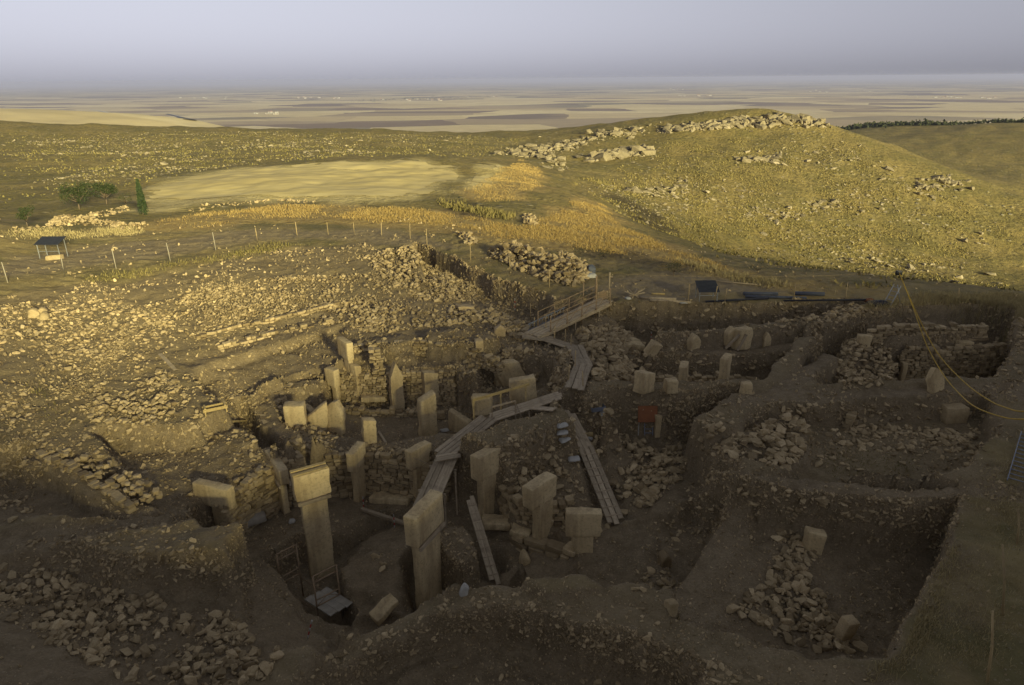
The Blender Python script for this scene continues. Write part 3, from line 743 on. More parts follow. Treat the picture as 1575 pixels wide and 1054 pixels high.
def rubble(label, poly, dens, smin, smax, skew=2.0, name='rubble_spread', cat='rubble', sink=.22, pile=0.0, min_px=10.0, cap=300, group=None, flat=.7):
    """loose stones over a patch of ground; outline in photo pixels"""
    P = [hit(*p) for p in poly]; xy = [(p.x, p.y) for p in P]
    n = int(area_poly(xy) * dens)
    c = P[0]; cx_, cy_ = sum(p[0] for p in xy) / len(xy), sum(p[1] for p in xy) / len(xy)
    root = empty(name, (cx_, cy_, height(cx_, cy_)), 0, label, cat, group)
    x, y = sample_poly(xy, n)
    keep = RNG.uniform(0, 1, len(x)) < .55 + 1.1 * fbm(x, y, 2.2, 3, 7)
    x, y = x[keep], y[keep]
    s = smin * (smax / smin) ** (RNG.uniform(0, 1, len(x)) ** skew)
    z = heights(x, y); nr = ground_normals(x, y)
    pos = np.stack([x, y, z], 1) + nr * (s * (.5 * flat - sink))[:, None]
    if pile:
        e = np.clip(sdist(xy, x, y) / 1.2, 0, 1); pos[:, 2] += RNG.uniform(0, 1, len(x)) * pile * e
    ang = np.stack([RNG.normal(0, .35, len(x)), RNG.normal(0, .35, len(x)), RNG.uniform(0, 6.28, len(x))], 1)
    scl = np.stack([s, s * RNG.uniform(.7, 1, len(x)), s * RNG.uniform(.75, 1.2, len(x))], 1)
    settle(root, pos, ang, scl, ROCK_ME, ROCKS, M['stone'], min_px, cap)
    return root
def drystone(label, pts, name='drystone_wall', cat='wall', ch=.17, lmin=.2, lmax=.5, depth=.34, lean=.06, min_px=9.5, cap=300, group=None, rough=.05, rows_behind=0):
    """a wall of coursed field stones along (px, py, base z, top z)"""
    P = [at_z(p[0], p[1], p[2]) for p in pts]
    seg = [(P[i + 1] - P[i]).to_2d().length for i in range(len(P) - 1)]; L = sum(seg)
    cum = np.concatenate([[0], np.cumsum(seg)])
    mid = P[len(P) // 2]; root = empty(name, (mid.x, mid.y, pts[len(P) // 2][2]), 0, label, cat, group)
    pos, ang, scl = [], [], []
    u = np.array([p[0] for p in pts]); zb = np.array([p[2] for p in pts], float); zt = np.array([p[3] for p in pts], float)
    xs = np.array([p.x for p in P]); ys = np.array([p.y for p in P])
    row = 0; zmax = (zt - zb).max()
    h = 0.0
    while h < zmax:
        hh = ch * random.uniform(.75, 1.3); t = random.uniform(0, .3)
        while t < L:
            l = random.uniform(lmin, lmax) * random.choice((.7, 1, 1, 1.2)); tc = min(t + l / 2, L)
            x = float(np.interp(tc, cum, xs)); y = float(np.interp(tc, cum, ys)); b = float(np.interp(tc, cum, zb)); T = float(np.interp(tc, cum, zt)) + random.gauss(0, .09)
            if b + h < T:
                k = min(int(np.searchsorted(cum, tc, 'right')) - 1, len(P) - 2)
                d = (P[k + 1] - P[k]).to_2d().normalized(); n = Vector((-d.y, d.x))
                if n.dot(Vector((x, y))) < 0: n = -n      # n points away from the camera
                o = n * (lean * h + depth / 2 - .28 + random.gauss(0, rough))
                pos.append((x + o.x, y + o.y, b + h + hh / 2)); ang.append((random.gauss(0, .06), random.gauss(0, .07), math.atan2(d.y, d.x) + random.gauss(0, .09)))
                scl.append((l * random.uniform(.98, 1.08), depth * random.uniform(.8, 1.1), hh * random.uniform(.92, 1.08)))
                if b + h + hh * 1.6 > T:      # cap stones behind the face
                    for q in range(1 + rows_behind):
                        o2 = n * (lean * h - .28 + depth * (1.4 + q) + random.gauss(0, .08)); s = random.uniform(.16, .34)
                        pos.append((x + o2.x, y + o2.y, b + h + random.uniform(-.03, .1))); ang.append((random.gauss(0, .3), random.gauss(0, .3), random.uniform(0, 6.3))); scl.append((s, s * .8, s * .6))
            t += l + random.uniform(.005, .03)
        h += hh
    settle(root, np.array(pos), np.array(ang), np.array(scl), BLOCK_ME, BLOCKS, M['stone'], min_px, cap)
    return root

# chips of stone stuck in the earth everywhere in the dig: too many to count
cell = np.zeros(HH.shape)
cell[:-1, :-1] = (np.diff(GX)[None, :] * np.diff(GY)[:, None])
dist = np.sqrt(XX ** 2 + YY ** 2)
patch = np.clip(.55 + 1.9 * fbm(XX, YY, 3.0, 3, 77), .08, 1.6)
wgt = cell * np.sqrt(1 + np.clip(sl, 0, 10) ** 2) * patch * np.clip(WET - .12, .05, 1) * (.9 + 1.6 * np.clip(sl - .4, 0, 1)) * np.where(XX > 24, .6, 1)
wgt[-1, :] = 0; wgt[:, -1] = 0
PP = np.stack([XX.ravel(), YY.ravel(), HH.ravel()], 1)
wgt = wgt.ravel() * in_view(PP, 20) * (1.0 / np.clip(dist.ravel() / 25, .6, 3))
NCH = 150000
ci = RNG.choice(len(wgt), NCH, p=wgt / wgt.sum())
jx = RNG.uniform(0, 1, NCH); jy = RNG.uniform(0, 1, NCH)
ii = ci % len(GX); jj = ci // len(GX)
i1_ = np.minimum(ii + 1, len(GX) - 1); j1_ = np.minimum(jj + 1, len(GY) - 1)
V3 = Vn.reshape(HH.shape + (3,))
pc = (V3[jj, ii] * (1 - jx)[:, None] + V3[jj, i1_] * jx[:, None]) * (1 - jy)[:, None] + (V3[j1_, ii] * (1 - jx)[:, None] + V3[j1_, i1_] * jx[:, None]) * jy[:, None]
sc_ = .024 * (9.0 ** (RNG.uniform(0, 1, NCH) ** 2.3)) * np.clip(dist.ravel()[ci] / 28, .6, 1.6)
me = joined(CHIPS, pc, RNG.uniform(0, 6.28, (NCH, 3)), np.stack([sc_ * 1.3, sc_, sc_ * .85], 1), RNG.uniform(0, 1, NCH) ** 1.6 * .9, 'limestone_chips')
tag(link('limestone_chips', me, M['chip']), 'pale limestone chips scattered through the dug earth', 'gravel', kind='stuff')
# ------------------------------------------------------------------ spreads of loose rubble
GR = 'spreads of loose rubble in the excavation'
rubble('sunlit fall of pale limestone rubble below the fence, left of centre', [(225, 470), (330, 440), (450, 425), (570, 420), (640, 430), (560, 470), (450, 480), (350, 505), (300, 520), (240, 500)], 114.2, 0.061, 0.321, 2.2, pile=.15, group=GR)
rubble('sunlit rubble heap at the far end of the cut, under the three thin fence posts', [(560, 395), (640, 388), (690, 420), (745, 450), (700, 470), (640, 460), (590, 430)], 105.4, 0.073, 0.459, 2.0, pile=.25, group=GR)
rubble('yellow sunlit stones strewn over the slope at the far left', [(-20, 470), (120, 455), (230, 470), (270, 520), (210, 560), (100, 580), (-20, 560)], 65.9, 0.049, 0.383, 2.4, group=GR)
rubble('bank of small sunlit stones zigzagging across the left slope', [(135, 560), (190, 500), (215, 515), (160, 575), (110, 620), (80, 605)], 202.1, 0.061, 0.199, 1.6, pile=.2, group=GR)
rubble('field of brown stones in half shade above the left trench', [(130, 600), (230, 560), (270, 575), (290, 620), (320, 650), (230, 665), (140, 650)], 105.4, 0.073, 0.383, 2.0, pile=.12, group=GR)
rubble('pale stones at the left edge above the cut with tufts of green', [(-20, 610), (40, 600), (70, 650), (-20, 655)], 87.9, 0.073, 0.344, 2.0, group=GR)
rubble('rubble slope running down to the left wall of the round enclosure', [(180, 660), (310, 650), (420, 680), (400, 730), (300, 700), (220, 690)], 48.8, 0.072, 0.36, 2.2, group=GR)
rubble('tumbled stones behind the low round wall, above the terraces', [(430, 480), (540, 455), (640, 470), (700, 500), (600, 512), (530, 505)], 71.6, 0.086, 0.45, 2.0, pile=.1, group=GR)
rubble('dark stones heaped round the foot of the wooden ramp', [(690, 470), (760, 480), (820, 500), (800, 525), (740, 500), (690, 500)], 65.1, 0.13, 0.63, 1.8, pile=.2, group=GR)
rubble('block rubble sloping down to the right of the zigzag boards', [(885, 510), (940, 500), (985, 520), (1005, 545), (985, 575), (920, 590), (905, 550)], 78.1, 0.144, 0.675, 1.6, pile=.25, group=GR)
rubble('stones and slabs in the hollow left of the zigzag boards', [(760, 540), (860, 535), (880, 560), (860, 600), (800, 580), (740, 570)], 58.6, 0.086, 0.54, 2.0, pile=.15, group=GR)
rubble('big heap of rubble under the long cleated plank', [(790, 700), (860, 665), (960, 670), (1045, 685), (1060, 725), (1000, 780), (940, 790), (860, 760), (800, 740)], 124.0, 0.072, 0.54, 1.8, pile=.3, group=GR)
rubble('pale boulders on the rim right of the orange board', [(1072, 695), (1130, 668), (1215, 642), (1240, 665), (1235, 705), (1180, 718), (1085, 712)], 84.6, 0.101, 0.63, 1.8, pile=.3, group=GR)
rubble('scattered stones in the shallow weedy trench', [(1250, 660), (1320, 660), (1440, 670), (1510, 660), (1500, 720), (1400, 740), (1260, 735)], 39.1, 0.072, 0.405, 1.9, group=GR)
rubble('row of pale stones along the middle of the shallow trench', [(1300, 648), (1318, 632), (1322, 655), (1400, 655), (1500, 668), (1498, 690), (1400, 678), (1310, 668)], 65.1, 0.101, 0.45, 1.6, group=GR)
rubble('tumble of wall stones left of the walled cell', [(1290, 530), (1350, 522), (1385, 560), (1370, 590), (1300, 602), (1280, 590)], 104.2, 0.115, 0.45, 1.5, pile=.25, group=GR)
rubble('dark stones on the bank at the far right', [(1500, 505), (1590, 480), (1590, 590), (1530, 585)], 65.1, 0.072, 0.36, 2.0, group=GR)
rubble('stones over the far bank between the pipes and the walled cell', [(1180, 482), (1300, 470), (1330, 478), (1280, 510), (1200, 520)], 71.6, 0.101, 0.45, 1.8, pile=.15, group=GR)
rubble('long spill of stones lying across the big empty trench', [(1195, 815), (1250, 810), (1262, 850), (1240, 880), (1270, 930), (1320, 985), (1290, 1005), (1200, 985), (1120, 940), (1170, 900), (1195, 850)], 65.1, 0.086, 0.495, 1.6, pile=.2, group=GR)
rubble('low stones in the hollow beside the big trench', [(985, 890), (1030, 830), (1060, 820), (1045, 860), (1010, 920), (975, 920)], 42.3, 0.072, 0.45, 2.0, group=GR)
rubble('brown stones covering the shelf in the lower left corner', [(-20, 865), (60, 865), (140, 900), (260, 925), (360, 940), (430, 1000), (420, 1040), (330, 1070), (100, 1000), (-20, 930)], 124.0, 0.05, 0.45, 2.2, pile=.15, group=GR)
rubble('stones in the trench at the left edge', [(-20, 770), (40, 765), (70, 800), (0, 820), (-20, 820)], 78.1, 0.086, 0.36, 1.8, group=GR)
rubble('few stones lying on the earth platform between the tall pillars', [(555, 870), (600, 845), (625, 850), (600, 880), (560, 890)], 29.3, 0.072, 0.405, 2.0, group=GR)
rubble('stones along the crest of the curved bank in the foreground', [(480, 1010), (600, 955), (720, 905), (860, 890), (1000, 930), (1200, 985), (1200, 1010), (960, 955), (760, 925), (520, 1040)], 22.8, 0.036, 0.234, 2.4, group=GR)
rubble('stones in the pit at the bottom edge', [(600, 1040), (760, 1000), (950, 1030), (960, 1060), (620, 1060)], 16.3, 0.058, 0.27, 2.0, group=GR)
rubble('stones standing out of the ground left of the round low wall', [(300, 590), (345, 575), (400, 600), (395, 640), (340, 640)], 45.6, 0.072, 0.315, 2.0, group=GR)
rubble('chippings and stones round the squat block pillars', [(415, 600), (560, 575), (700, 565), (760, 590), (740, 620), (600, 605), (470, 625)], 52.1, 0.058, 0.27, 2.0, group=GR)

rubble('stones on the bank between the long boardwalk and the sandbags', [(765, 700), (830, 650), (865, 665), (872, 720), (840, 765), (785, 785)], 69.8, 0.058, 0.405, 2.0, pile=.1, group=GR)
rubble('stones along the broad wall top between the two round enclosures', [(420, 700), (480, 690), (560, 694), (640, 700), (720, 690), (740, 675), (700, 668), (700, 684), (600, 686), (500, 680), (430, 672)], 69.8, 0.058, 0.342, 2.0, pile=.1, group=GR)
rubble('jumbled stones between the far enclosure and the handrail', [(690, 575), (760, 545), (800, 550), (830, 590), (780, 605), (720, 625), (700, 600)], 62.0, 0.072, 0.45, 1.9, pile=.12, group=GR)
rubble('stones spilling from the left wall of the deep enclosure', [(300, 700), (400, 690), (440, 700), (380, 765), (340, 790), (290, 770)], 62.0, 0.058, 0.324, 2.1, pile=.08, group=GR)
rubble('stones along the foot of the far cut behind the back pit', [(1000, 470), (1180, 474), (1180, 486), (1000, 484)], 38.8, 0.058, 0.36, 2.0, group=GR)
rubble('rubble over the near side of the pit with the orange board', [(905, 640), (960, 650), (1040, 690), (1000, 690), (930, 670)], 69.8, 0.086, 0.45, 1.8, pile=.15, group=GR)

rubble('upper end of the stone line in the big trench, below the grey block', [(1198, 815), (1240, 812), (1255, 850), (1240, 900), (1200, 905), (1180, 880)], 60, .12, .5, 1.6, pile=.2, group=GR)
rubble('lower end of the stone line in the big trench, toward its dark corner', [(1260, 940), (1310, 975), (1330, 1000), (1290, 1005), (1240, 975)], 50, .12, .5, 1.6, pile=.2, group=GR)

# stones standing out of the cut earth faces
def hits_near(px, py):
    v = np.array(_f)[None] * FPX + np.array(_r2)[None] * (px - IW / 2)[:, None] - np.array(_u2)[None] * (py - IH / 2)[:, None]
    v /= np.linalg.norm(v, axis=1)[:, None]; T = np.arange(16, 62, .07)
    X = v[:, 0:1] * T; Y = v[:, 1:2] * T; Z = CAM.z + v[:, 2:3] * T
    d = Z - heights(X.ravel(), np.clip(Y.ravel(), GY[0] + .1, GY[-1] - 1)).reshape(X.shape)
    k = np.argmax(d < 0, axis=1); ok = d[np.arange(len(k)), k] < 0
    t = T[np.maximum(k, 1)] - .035
    return (np.array(CAM)[None] + v * t[:, None])[ok]
def face_stones(label, poly, n, smin, smax, skew=2.0):
    x, y = sample_poly([(float(a), float(b)) for a, b in poly], n); P = hits_near(x, y); n = len(P)
    root = empty('embedded_rubble', P[n // 2], 0, label, 'stones', 'stones in the cut earth faces')
    s_ = smin * (smax / smin) ** (RNG.uniform(0, 1, n) ** skew); w = (np.array(CAM)[None] - P); w /= np.linalg.norm(w, axis=1)[:, None]
    ang = np.stack([RNG.normal(0, .4, n), RNG.normal(0, .4, n), RNG.uniform(0, 6.28, n)], 1)
    settle(root, P + w * (s_ * .08)[:, None], ang, np.stack([s_ * 1.15, s_, s_ * .8], 1), ROCK_ME, ROCKS, M['stone'])
face_stones('stones in the pebbly face of the left bank', [(20, 835), (150, 815), (285, 800), (320, 850), (395, 875), (380, 905), (230, 890), (110, 880), (20, 860)], 750, .05, .26, 2.2)
face_stones('stones in the sunlit cut at the left edge', [(-5, 660), (165, 656), (200, 690), (300, 700), (300, 730), (180, 725), (60, 720), (-5, 735)], 700, .05, .28, 2.2)
face_stones('stones in the near face of the curved foreground bank', [(420, 1050), (560, 985), (700, 915), (770, 905), (900, 935), (1060, 1000), (1200, 1050), (1050, 1054), (900, 1000), (780, 965), (700, 975), (560, 1040)], 1100, .04, .24, 2.2)
face_stones('stones in the back wall of the big trench', [(1135, 742), (1300, 762), (1470, 772), (1455, 860), (1430, 860), (1420, 820), (1290, 800), (1160, 790)], 450, .06, .30, 2.1)
face_stones('stones in the face of the long bank above the orange board', [(880, 618), (960, 614), (1060, 614), (1160, 626), (1110, 665), (1040, 680), (950, 665), (890, 650)], 550, .06, .32, 2.0)
face_stones('stones in the far cut below the track', [(665, 405), (760, 450), (870, 478), (850, 495), (760, 475), (690, 440)], 350, .08, .35, 2.0)
face_stones('stones in the back wall of the far pit', [(935, 472), (1080, 474), (1300, 470), (1280, 510), (1200, 518), (1050, 520), (940, 515)], 500, .08, .38, 2.0)
face_stones('stones in the slope left of the big trench', [(1090, 722), (1150, 735), (1140, 780), (1080, 840), (990, 830), (1010, 790)], 350, .05, .3, 2.1)
face_stones('stones in the bank behind the shallow trench', [(1180, 622), (1300, 620), (1500, 622), (1510, 645), (1400, 648), (1200, 645)], 350, .06, .32, 2.0)
face_stones('stones in the bank of the two slender pillars', [(980, 545), (1150, 545), (1260, 530), (1220, 565), (1100, 575), (990, 570)], 350, .06, .32, 2.0)
face_stones('stones in the lump of fill beside the tall clamped pillar', [(680, 800), (712, 808), (735, 850), (728, 880), (690, 870)], 180, .05, .2, 2.0)
face_stones('stones in the broad face below the rubble heap', [(770, 690), (860, 720), (960, 790), (900, 840), (830, 800), (770, 780)], 400, .06, .34, 1.9)

# ------------------------------------------------------------------ drystone walls
GW = 'drystone walls of the enclosures'
drystone('curved drystone wall behind the T pillars at the left of the deep enclosure', [(348, 845, .4, 2.1), (378, 815, .3, 2.4), (430, 781, .3, 2.6), (470, 769, .3, 2.5)], group=GW)
drystone('drystone wall at the back of the deep enclosure, behind the slender pillar', [(500, 762, .2, 2.3), (560, 757, .1, 2.2), (600, 762, .1, 2.2), (640, 768, .1, 2.2), (690, 774, .2, 2.0)], group=GW)
drystone('rough wall right of the deep enclosure below the rubble heap', [(770, 795, .3, 1.9), (800, 815, .5, 1.9), (835, 815, .8, 2.0), (880, 805, 1.0, 2.1)], ch=.2, group=GW)
drystone('back wall of the far round enclosure behind its pillars', [(500, 613, 1.3, 2.9), (540, 622, 1.1, 2.9), (600, 625, 1.0, 3.0), (650, 622, 1.0, 3.1), (700, 622, 1.0, 3.1)], ch=.13, lmin=.15, lmax=.36, group=GW)
drystone('low inner bench wall of the far round enclosure', [(520, 640, 1.0, 1.5), (560, 640, 1.0, 1.5), (620, 640, 1.0, 1.3), (680, 642, 1.0, 1.4)], ch=.13, lmin=.2, lmax=.5, group=GW)
drystone('low crescent wall round the left side of the far enclosure', [(398, 630, 1.9, 2.7), (403, 655, 1.6, 2.6), (416, 681, 1.5, 2.5), (450, 702, 1.5, 2.4), (494, 714, 1.5, 2.2)], ch=.14, lmin=.15, lmax=.36, depth=.36, group=GW, rows_behind=3)
drystone('inner stone ring of the far enclosure behind the squat block', [(440, 632, 1.6, 2.75), (455, 618, 1.6, 2.85), (480, 612, 1.5, 2.9), (500, 612, 1.4, 2.95)], ch=.13, lmin=.15, lmax=.34, depth=.36, group=GW, rows_behind=3)
drystone('upper terrace wall catching the sun above the round enclosures', [(300, 535, 3.9, 4.6), (360, 518, 3.9, 4.6), (440, 500, 3.9, 4.6), (520, 480, 3.9, 4.5)], ch=.16, group=GW, rows_behind=1)
drystone('middle terrace wall above the low crescent wall', [(335, 550, 3.6, 4.2), (390, 535, 3.6, 4.2), (450, 520, 3.6, 4.2), (515, 505, 3.6, 4.2)], ch=.16, group=GW, rows_behind=1)
drystone('second wall behind the far enclosure, below the rubble', [(530, 556, 3.1, 4.0), (570, 548, 3.2, 4.1), (640, 545, 3.2, 4.1), (720, 552, 3.2, 4.0), (770, 575, 3.0, 3.6)], ch=.14, lmin=.15, lmax=.4, group=GW)
drystone('single line of kerb stones down the left slope', [(285, 580, 3.6, 4.1), (296, 600, 3.4, 3.9), (312, 622, 3.2, 3.7), (335, 640, 3.0, 3.4)], ch=.2, depth=.4, group=GW)
drystone('low wall between the two slender pillars at the right', [(1000, 600, 2.4, 3.1), (1040, 598, 2.4, 3.1), (1075, 596, 2.4, 3.0), (1115, 596, 2.4, 3.0), (1160, 598, 2.4, 2.9)], ch=.16, group=GW)
drystone('long coursed wall at the back of the walled cell', [(1375, 580, 2.5, 4.2), (1400, 583, 2.5, 4.3), (1450, 583, 2.5, 4.4), (1500, 580, 2.5, 4.4), (1530, 576, 2.5, 4.4)], ch=.15, lmin=.18, lmax=.42, group=GW)
drystone('upper wall with a dark niche above the walled cell', [(1330, 528, 4.3, 5.2), (1400, 524, 4.4, 5.3), (1460, 522, 4.5, 5.3), (1510, 522, 4.5, 5.3)], ch=.15, group=GW)
drystone('stone wall crossing the trench at the left edge', [(62, 712, 3.2, 3.9), (110, 735, 3.1, 3.8), (160, 765, 2.9, 3.6), (212, 795, 2.7, 3.3)], ch=.15, lmin=.15, lmax=.34, depth=.36, group=GW, rows_behind=2)
drystone('bench of flat slabs along the right side of the deep enclosure', [(785, 838, .0, .55), (815, 852, .1, .6), (850, 862, .2, .7), (885, 865, .4, .9)], ch=.26, lmin=.5, lmax=1.1, depth=.6, group=GW)
drystone('corner of pale stones in the shallow trench', [(1300, 660, 3.3, 3.8), (1308, 645, 3.3, 3.9), (1312, 634, 3.3, 3.9)], ch=.2, depth=.4, group=GW)
# ------------------------------------------------------------------ standing stones
def worn_block(name, sx, sy, sz, r=.05, n=7, amp=.02, seed=0, top=None, taper=(1, 1), chip=.0):
    """a dressed block with rounded, worn edges; base at z = 0. top(x, y) lowers or shapes the upper end."""
    V, F, idx = [], [], {}
    nx, ny, nz = max(2, int(n * sx / max(sx, sy, sz)) + 1), max(2, int(n * sy / max(sx, sy, sz)) + 1), max(2, int(n * sz / max(sx, sy, sz)) + 1)
    cx = lambda k, m: -1 + 2 * k / m
    def vid(i, j, k):
        if (i, j, k) not in idx: idx[(i, j, k)] = len(V); V.append((cx(i, nx), cx(j, ny), cx(k, nz)))
        return idx[(i, j, k)]
    for i in range(nx):
        for j in range(ny):
            F.append((vid(i, j, 0), vid(i, j + 1, 0), vid(i + 1, j + 1, 0), vid(i + 1, j, 0))); F.append((vid(i, j, nz), vid(i + 1, j, nz), vid(i + 1, j + 1, nz), vid(i, j + 1, nz)))
    for i in range(nx):
        for k in range(nz):
            F.append((vid(i, 0, k), vid(i + 1, 0, k), vid(i + 1, 0, k + 1), vid(i, 0, k + 1))); F.append((vid(i, ny, k), vid(i, ny, k + 1), vid(i + 1, ny, k + 1), vid(i + 1, ny, k)))
    for j in range(ny):
        for k in range(nz):
            F.append((vid(0, j, k), vid(0, j, k + 1), vid(0, j + 1, k + 1), vid(0, j + 1, k))); F.append((vid(nx, j, k), vid(nx, j + 1, k), vid(nx, j + 1, k + 1), vid(nx, j, k + 1)))
    V = np.array(V); H = np.array([sx, sy, sz]) / 2
    # pull the outer rows of vertices close to the edges so that the rounding stays tight
    P = V * H
    for a in range(3):
        m = np.abs(V[:, a]) < .999; lim = H[a] - r
        edge = m & (np.abs(V[:, a]) > 1 - 2.2 / (nx, ny, nz)[a]); P[edge, a] = np.sign(P[edge, a]) * lim
    inner = np.clip(P, -(H - r), H - r); d = P - inner; L = np.linalg.norm(d, axis=1); k = L > 1e-6
    P[k] = inner[k] + d[k] / L[k][:, None] * r
    f = (P[:, 2] / sz + .5)
    P[:, 0] *= taper[0] + (1 - taper[0]) * f; P[:, 1] *= taper[1] + (1 - taper[1]) * f
    s = seed * 13.7
    for a, b in ((0, 1), (1, 2), (2, 0)):
        P[:, a] += amp * 2 * fbm(P[:, b] + s, P[:, (b + 1) % 3] + s * .7, .5, 3, 91 + a)
    P[:, 2] += sz / 2
    if top is not None:
        for i in range(len(P)):
            P[i, 2] *= top(P[i, 0] / (sx / 2), P[i, 1] / (sy / 2)) if P[i, 2] > .05 else 1
    me = mesh_np(name, P, np.array(F), False)
    me.polygons.foreach_set('use_smooth', np.ones(len(F), bool))
    try: me.set_sharp_from_angle(angle=math.radians(38))
    except Exception: pass
    return me
def stand(px0, px1, pyt, pyb, zb=None):
    """base point, width and height of something that fills this box of the photograph"""
    b = hit((px0 + px1) / 2, pyb) if zb is None else at_z((px0 + px1) / 2, pyb, zb)
    rng = math.hypot(b.x, b.y)
    v = ray((px0 + px1) / 2, pyt); zt = CAM.z + v.z / math.hypot(v.x, v.y) * rng
    dep = (b - CAM).dot(_f)
    return b, (px1 - px0) / FPX * dep, zt - b.z
PL = []
def tpillar(label, eL, eR, zt, zb, head_h=1.0, thick=.45, shaft=.62, board=None, off=0.0, group='T-shaped pillars', neck=True, lean=0.0, yaw=None, length=None, seed=0):
    """T-shaped pillar: eL, eR are the ends of the near upper edge of its head in the photograph"""
    a, b = at_z(eL[0], eL[1], zt), at_z(eR[0], eR[1], zt)
    d = (b - a).to_2d(); Ln = d.length if length is None else length; ang = math.atan2(d.y, d.x) if yaw is None else yaw
    d = Vector((math.cos(ang), math.sin(ang))); n = Vector((-d.y, d.x))
    if n.dot(a.to_2d()) < 0: n = -n
    c = ((a + b) / 2).to_2d() + n * (thick / 2)
    root = empty('stone_pillar', (c.x, c.y, zb), ang, label, 'pillar', group); root.rotation_euler[0] = lean
    H = zt - zb
    sh = worn_block('shaft', Ln * shaft, thick * .74, H - head_h + .02, .05, 13, .024, seed, taper=(.95, .95)); so = link('shaft', sh, M['pillar'], root, (off * Ln, 0, 0))
    hd = worn_block('head', Ln, thick, head_h, .04, 12, .02, seed + 5, taper=(.975, .98)); ho = link('head', hd, M['pillar'], root, (0, 0, H - head_h))
    if board == 'cap':
        for k in (-.09, .09): link('capping_board', beam_mesh('capping_board', Ln * .98, .16, .05), M['newwood'], ho, (0, k * 1.6, head_h + .035 + (.03 if k > 0 else 0)), (0, 0, random.uniform(-.02, .02)))
    if board in ('brace', 'cap'):
        for k in (-1, 1):
            link('clamp_timber', beam_mesh('clamp_timber', Ln * .92, .10, .15), M['wood'], so, (-off * Ln, k * (thick / 2 + .03), H - head_h - .09))
    PL.append(root); return root
def beam_mesh(name, lx, ly, lz, r=.008, seed=0):
    """a sawn timber with slightly broken edges, centred"""
    bm = bmesh.new(); bmesh.ops.create_cube(bm, size=1.0)
    for v in bm.verts: v.co = Vector((v.co.x * lx + random.uniform(-.01, .01), v.co.y * ly, v.co.z * lz))
    bmesh.ops.bevel(bm, geom=bm.edges[:], offset=min(r, ly * .2, lz * .2), segments=1, affect='EDGES')
    me = bpy.data.meshes.new(name); bm.to_mesh(me); bm.free(); return me
def tube_mesh(name, pts, r, seg=8):
    """a round bar or rope through points"""
    V, F = [], []; n = len(pts)
    for i, p in enumerate(pts):
        t = (Vector(pts[min(i + 1, n - 1)]) - Vector(pts[max(i - 1, 0)])).normalized()
        s = t.cross(Vector((0, 0, 1)));
        if s.length < .01: s = t.cross(Vector((1, 0, 0)))
        s.normalize(); u = s.cross(t); rr = r[i] if isinstance(r, (list, tuple)) else r
        for k in range(seg):
            a = 2 * math.pi * k / seg; V.append(tuple(Vector(p) + (s * math.cos(a) + u * math.sin(a)) * rr))
    for i in range(n - 1):
        for k in range(seg):
            k2 = (k + 1) % seg; F.append((i * seg + k, (i + 1) * seg + k, (i + 1) * seg + k2, i * seg + k2))
    me = bpy.data.meshes.new(name); me.from_pydata(V, [], F + [tuple(range(seg)), tuple(range((n - 1) * seg, n * seg))[::-1]])
    me.polygons.foreach_set('use_smooth', [True] * len(F) + [False] * 2); me.update(); return me

tpillar('tallest T pillar with pale boards laid on its head, beside the scaffold', (450, 736), (506, 720), 4.15, -.95, 1.15, .50, .74, 'cap', seed=1)
tpillar('tall T pillar with clamped timbers, at the lower end of the long boardwalk', (640, 800), (682, 757), 4.1, -.95, 1.25, .55, .72, 'brace', seed=2)
tpillar('T pillar with clean square edges, just right of the long boardwalk', (737, 707), (773, 687), 3.7, .15, 1.15, .55, .64, seed=3)
tpillar('T pillar right of the tilted plank ladder, with a heavy slab head', (819, 755), (857, 731), 3.55, .3, .95, .55, .58, seed=4, off=.12)
tpillar('broad T pillar buried to its neck at the right side of the enclosure', (870, 791), (926, 792), 2.9, .6, 1.05, .45, .62, seed=5)
tpillar('T pillar at the back wall tied with a rope, left of the long boardwalk', (632, 697), (664, 681), 3.0, .1, .95, .45, .6, seed=6)
tpillar('slender T pillar set edgewise in the back wall', (545, 690), (561, 689), 2.85, .05, .95, .42, .7, yaw=math.radians(76), length=1.2, seed=7)
tpillar('tilted T pillar with a plank clamped to its long side, in the left wall', (407, 692), (429, 726), 2.8, .2, .75, .40, .6, 'brace', seed=8)
tpillar('wide smooth T pillar standing against the left wall of the enclosure', (295, 743), (349, 755), 3.05, .2, 1.0, .42, .45, off=.12, seed=9)
tpillar('dark sided T pillar standing highest in the far enclosure', (517, 519), (533, 529), 4.85, 2.9, 1.05, .40, .5, off=.15, seed=10)
tpillar('T pillar with a cracked head at the left of the far back wall', (498, 566), (513, 571), 3.5, 1.2, 1.05, .42, .5, off=.2, seed=11)
tpillar('narrow T pillar seen edgewise left of the two slender stones by the diagonal bank', (1051, 562), (1066, 560), 4.4, 2.2, 1.0, .42, .7, yaw=math.radians(70), length=1.0, seed=12)
tpillar('taller of the two slender pillars left of the diagonal bank', (1115, 552), (1131, 546), 4.9, 2.2, 1.3, .40, .7, yaw=math.radians(60), length=1.0, seed=13)

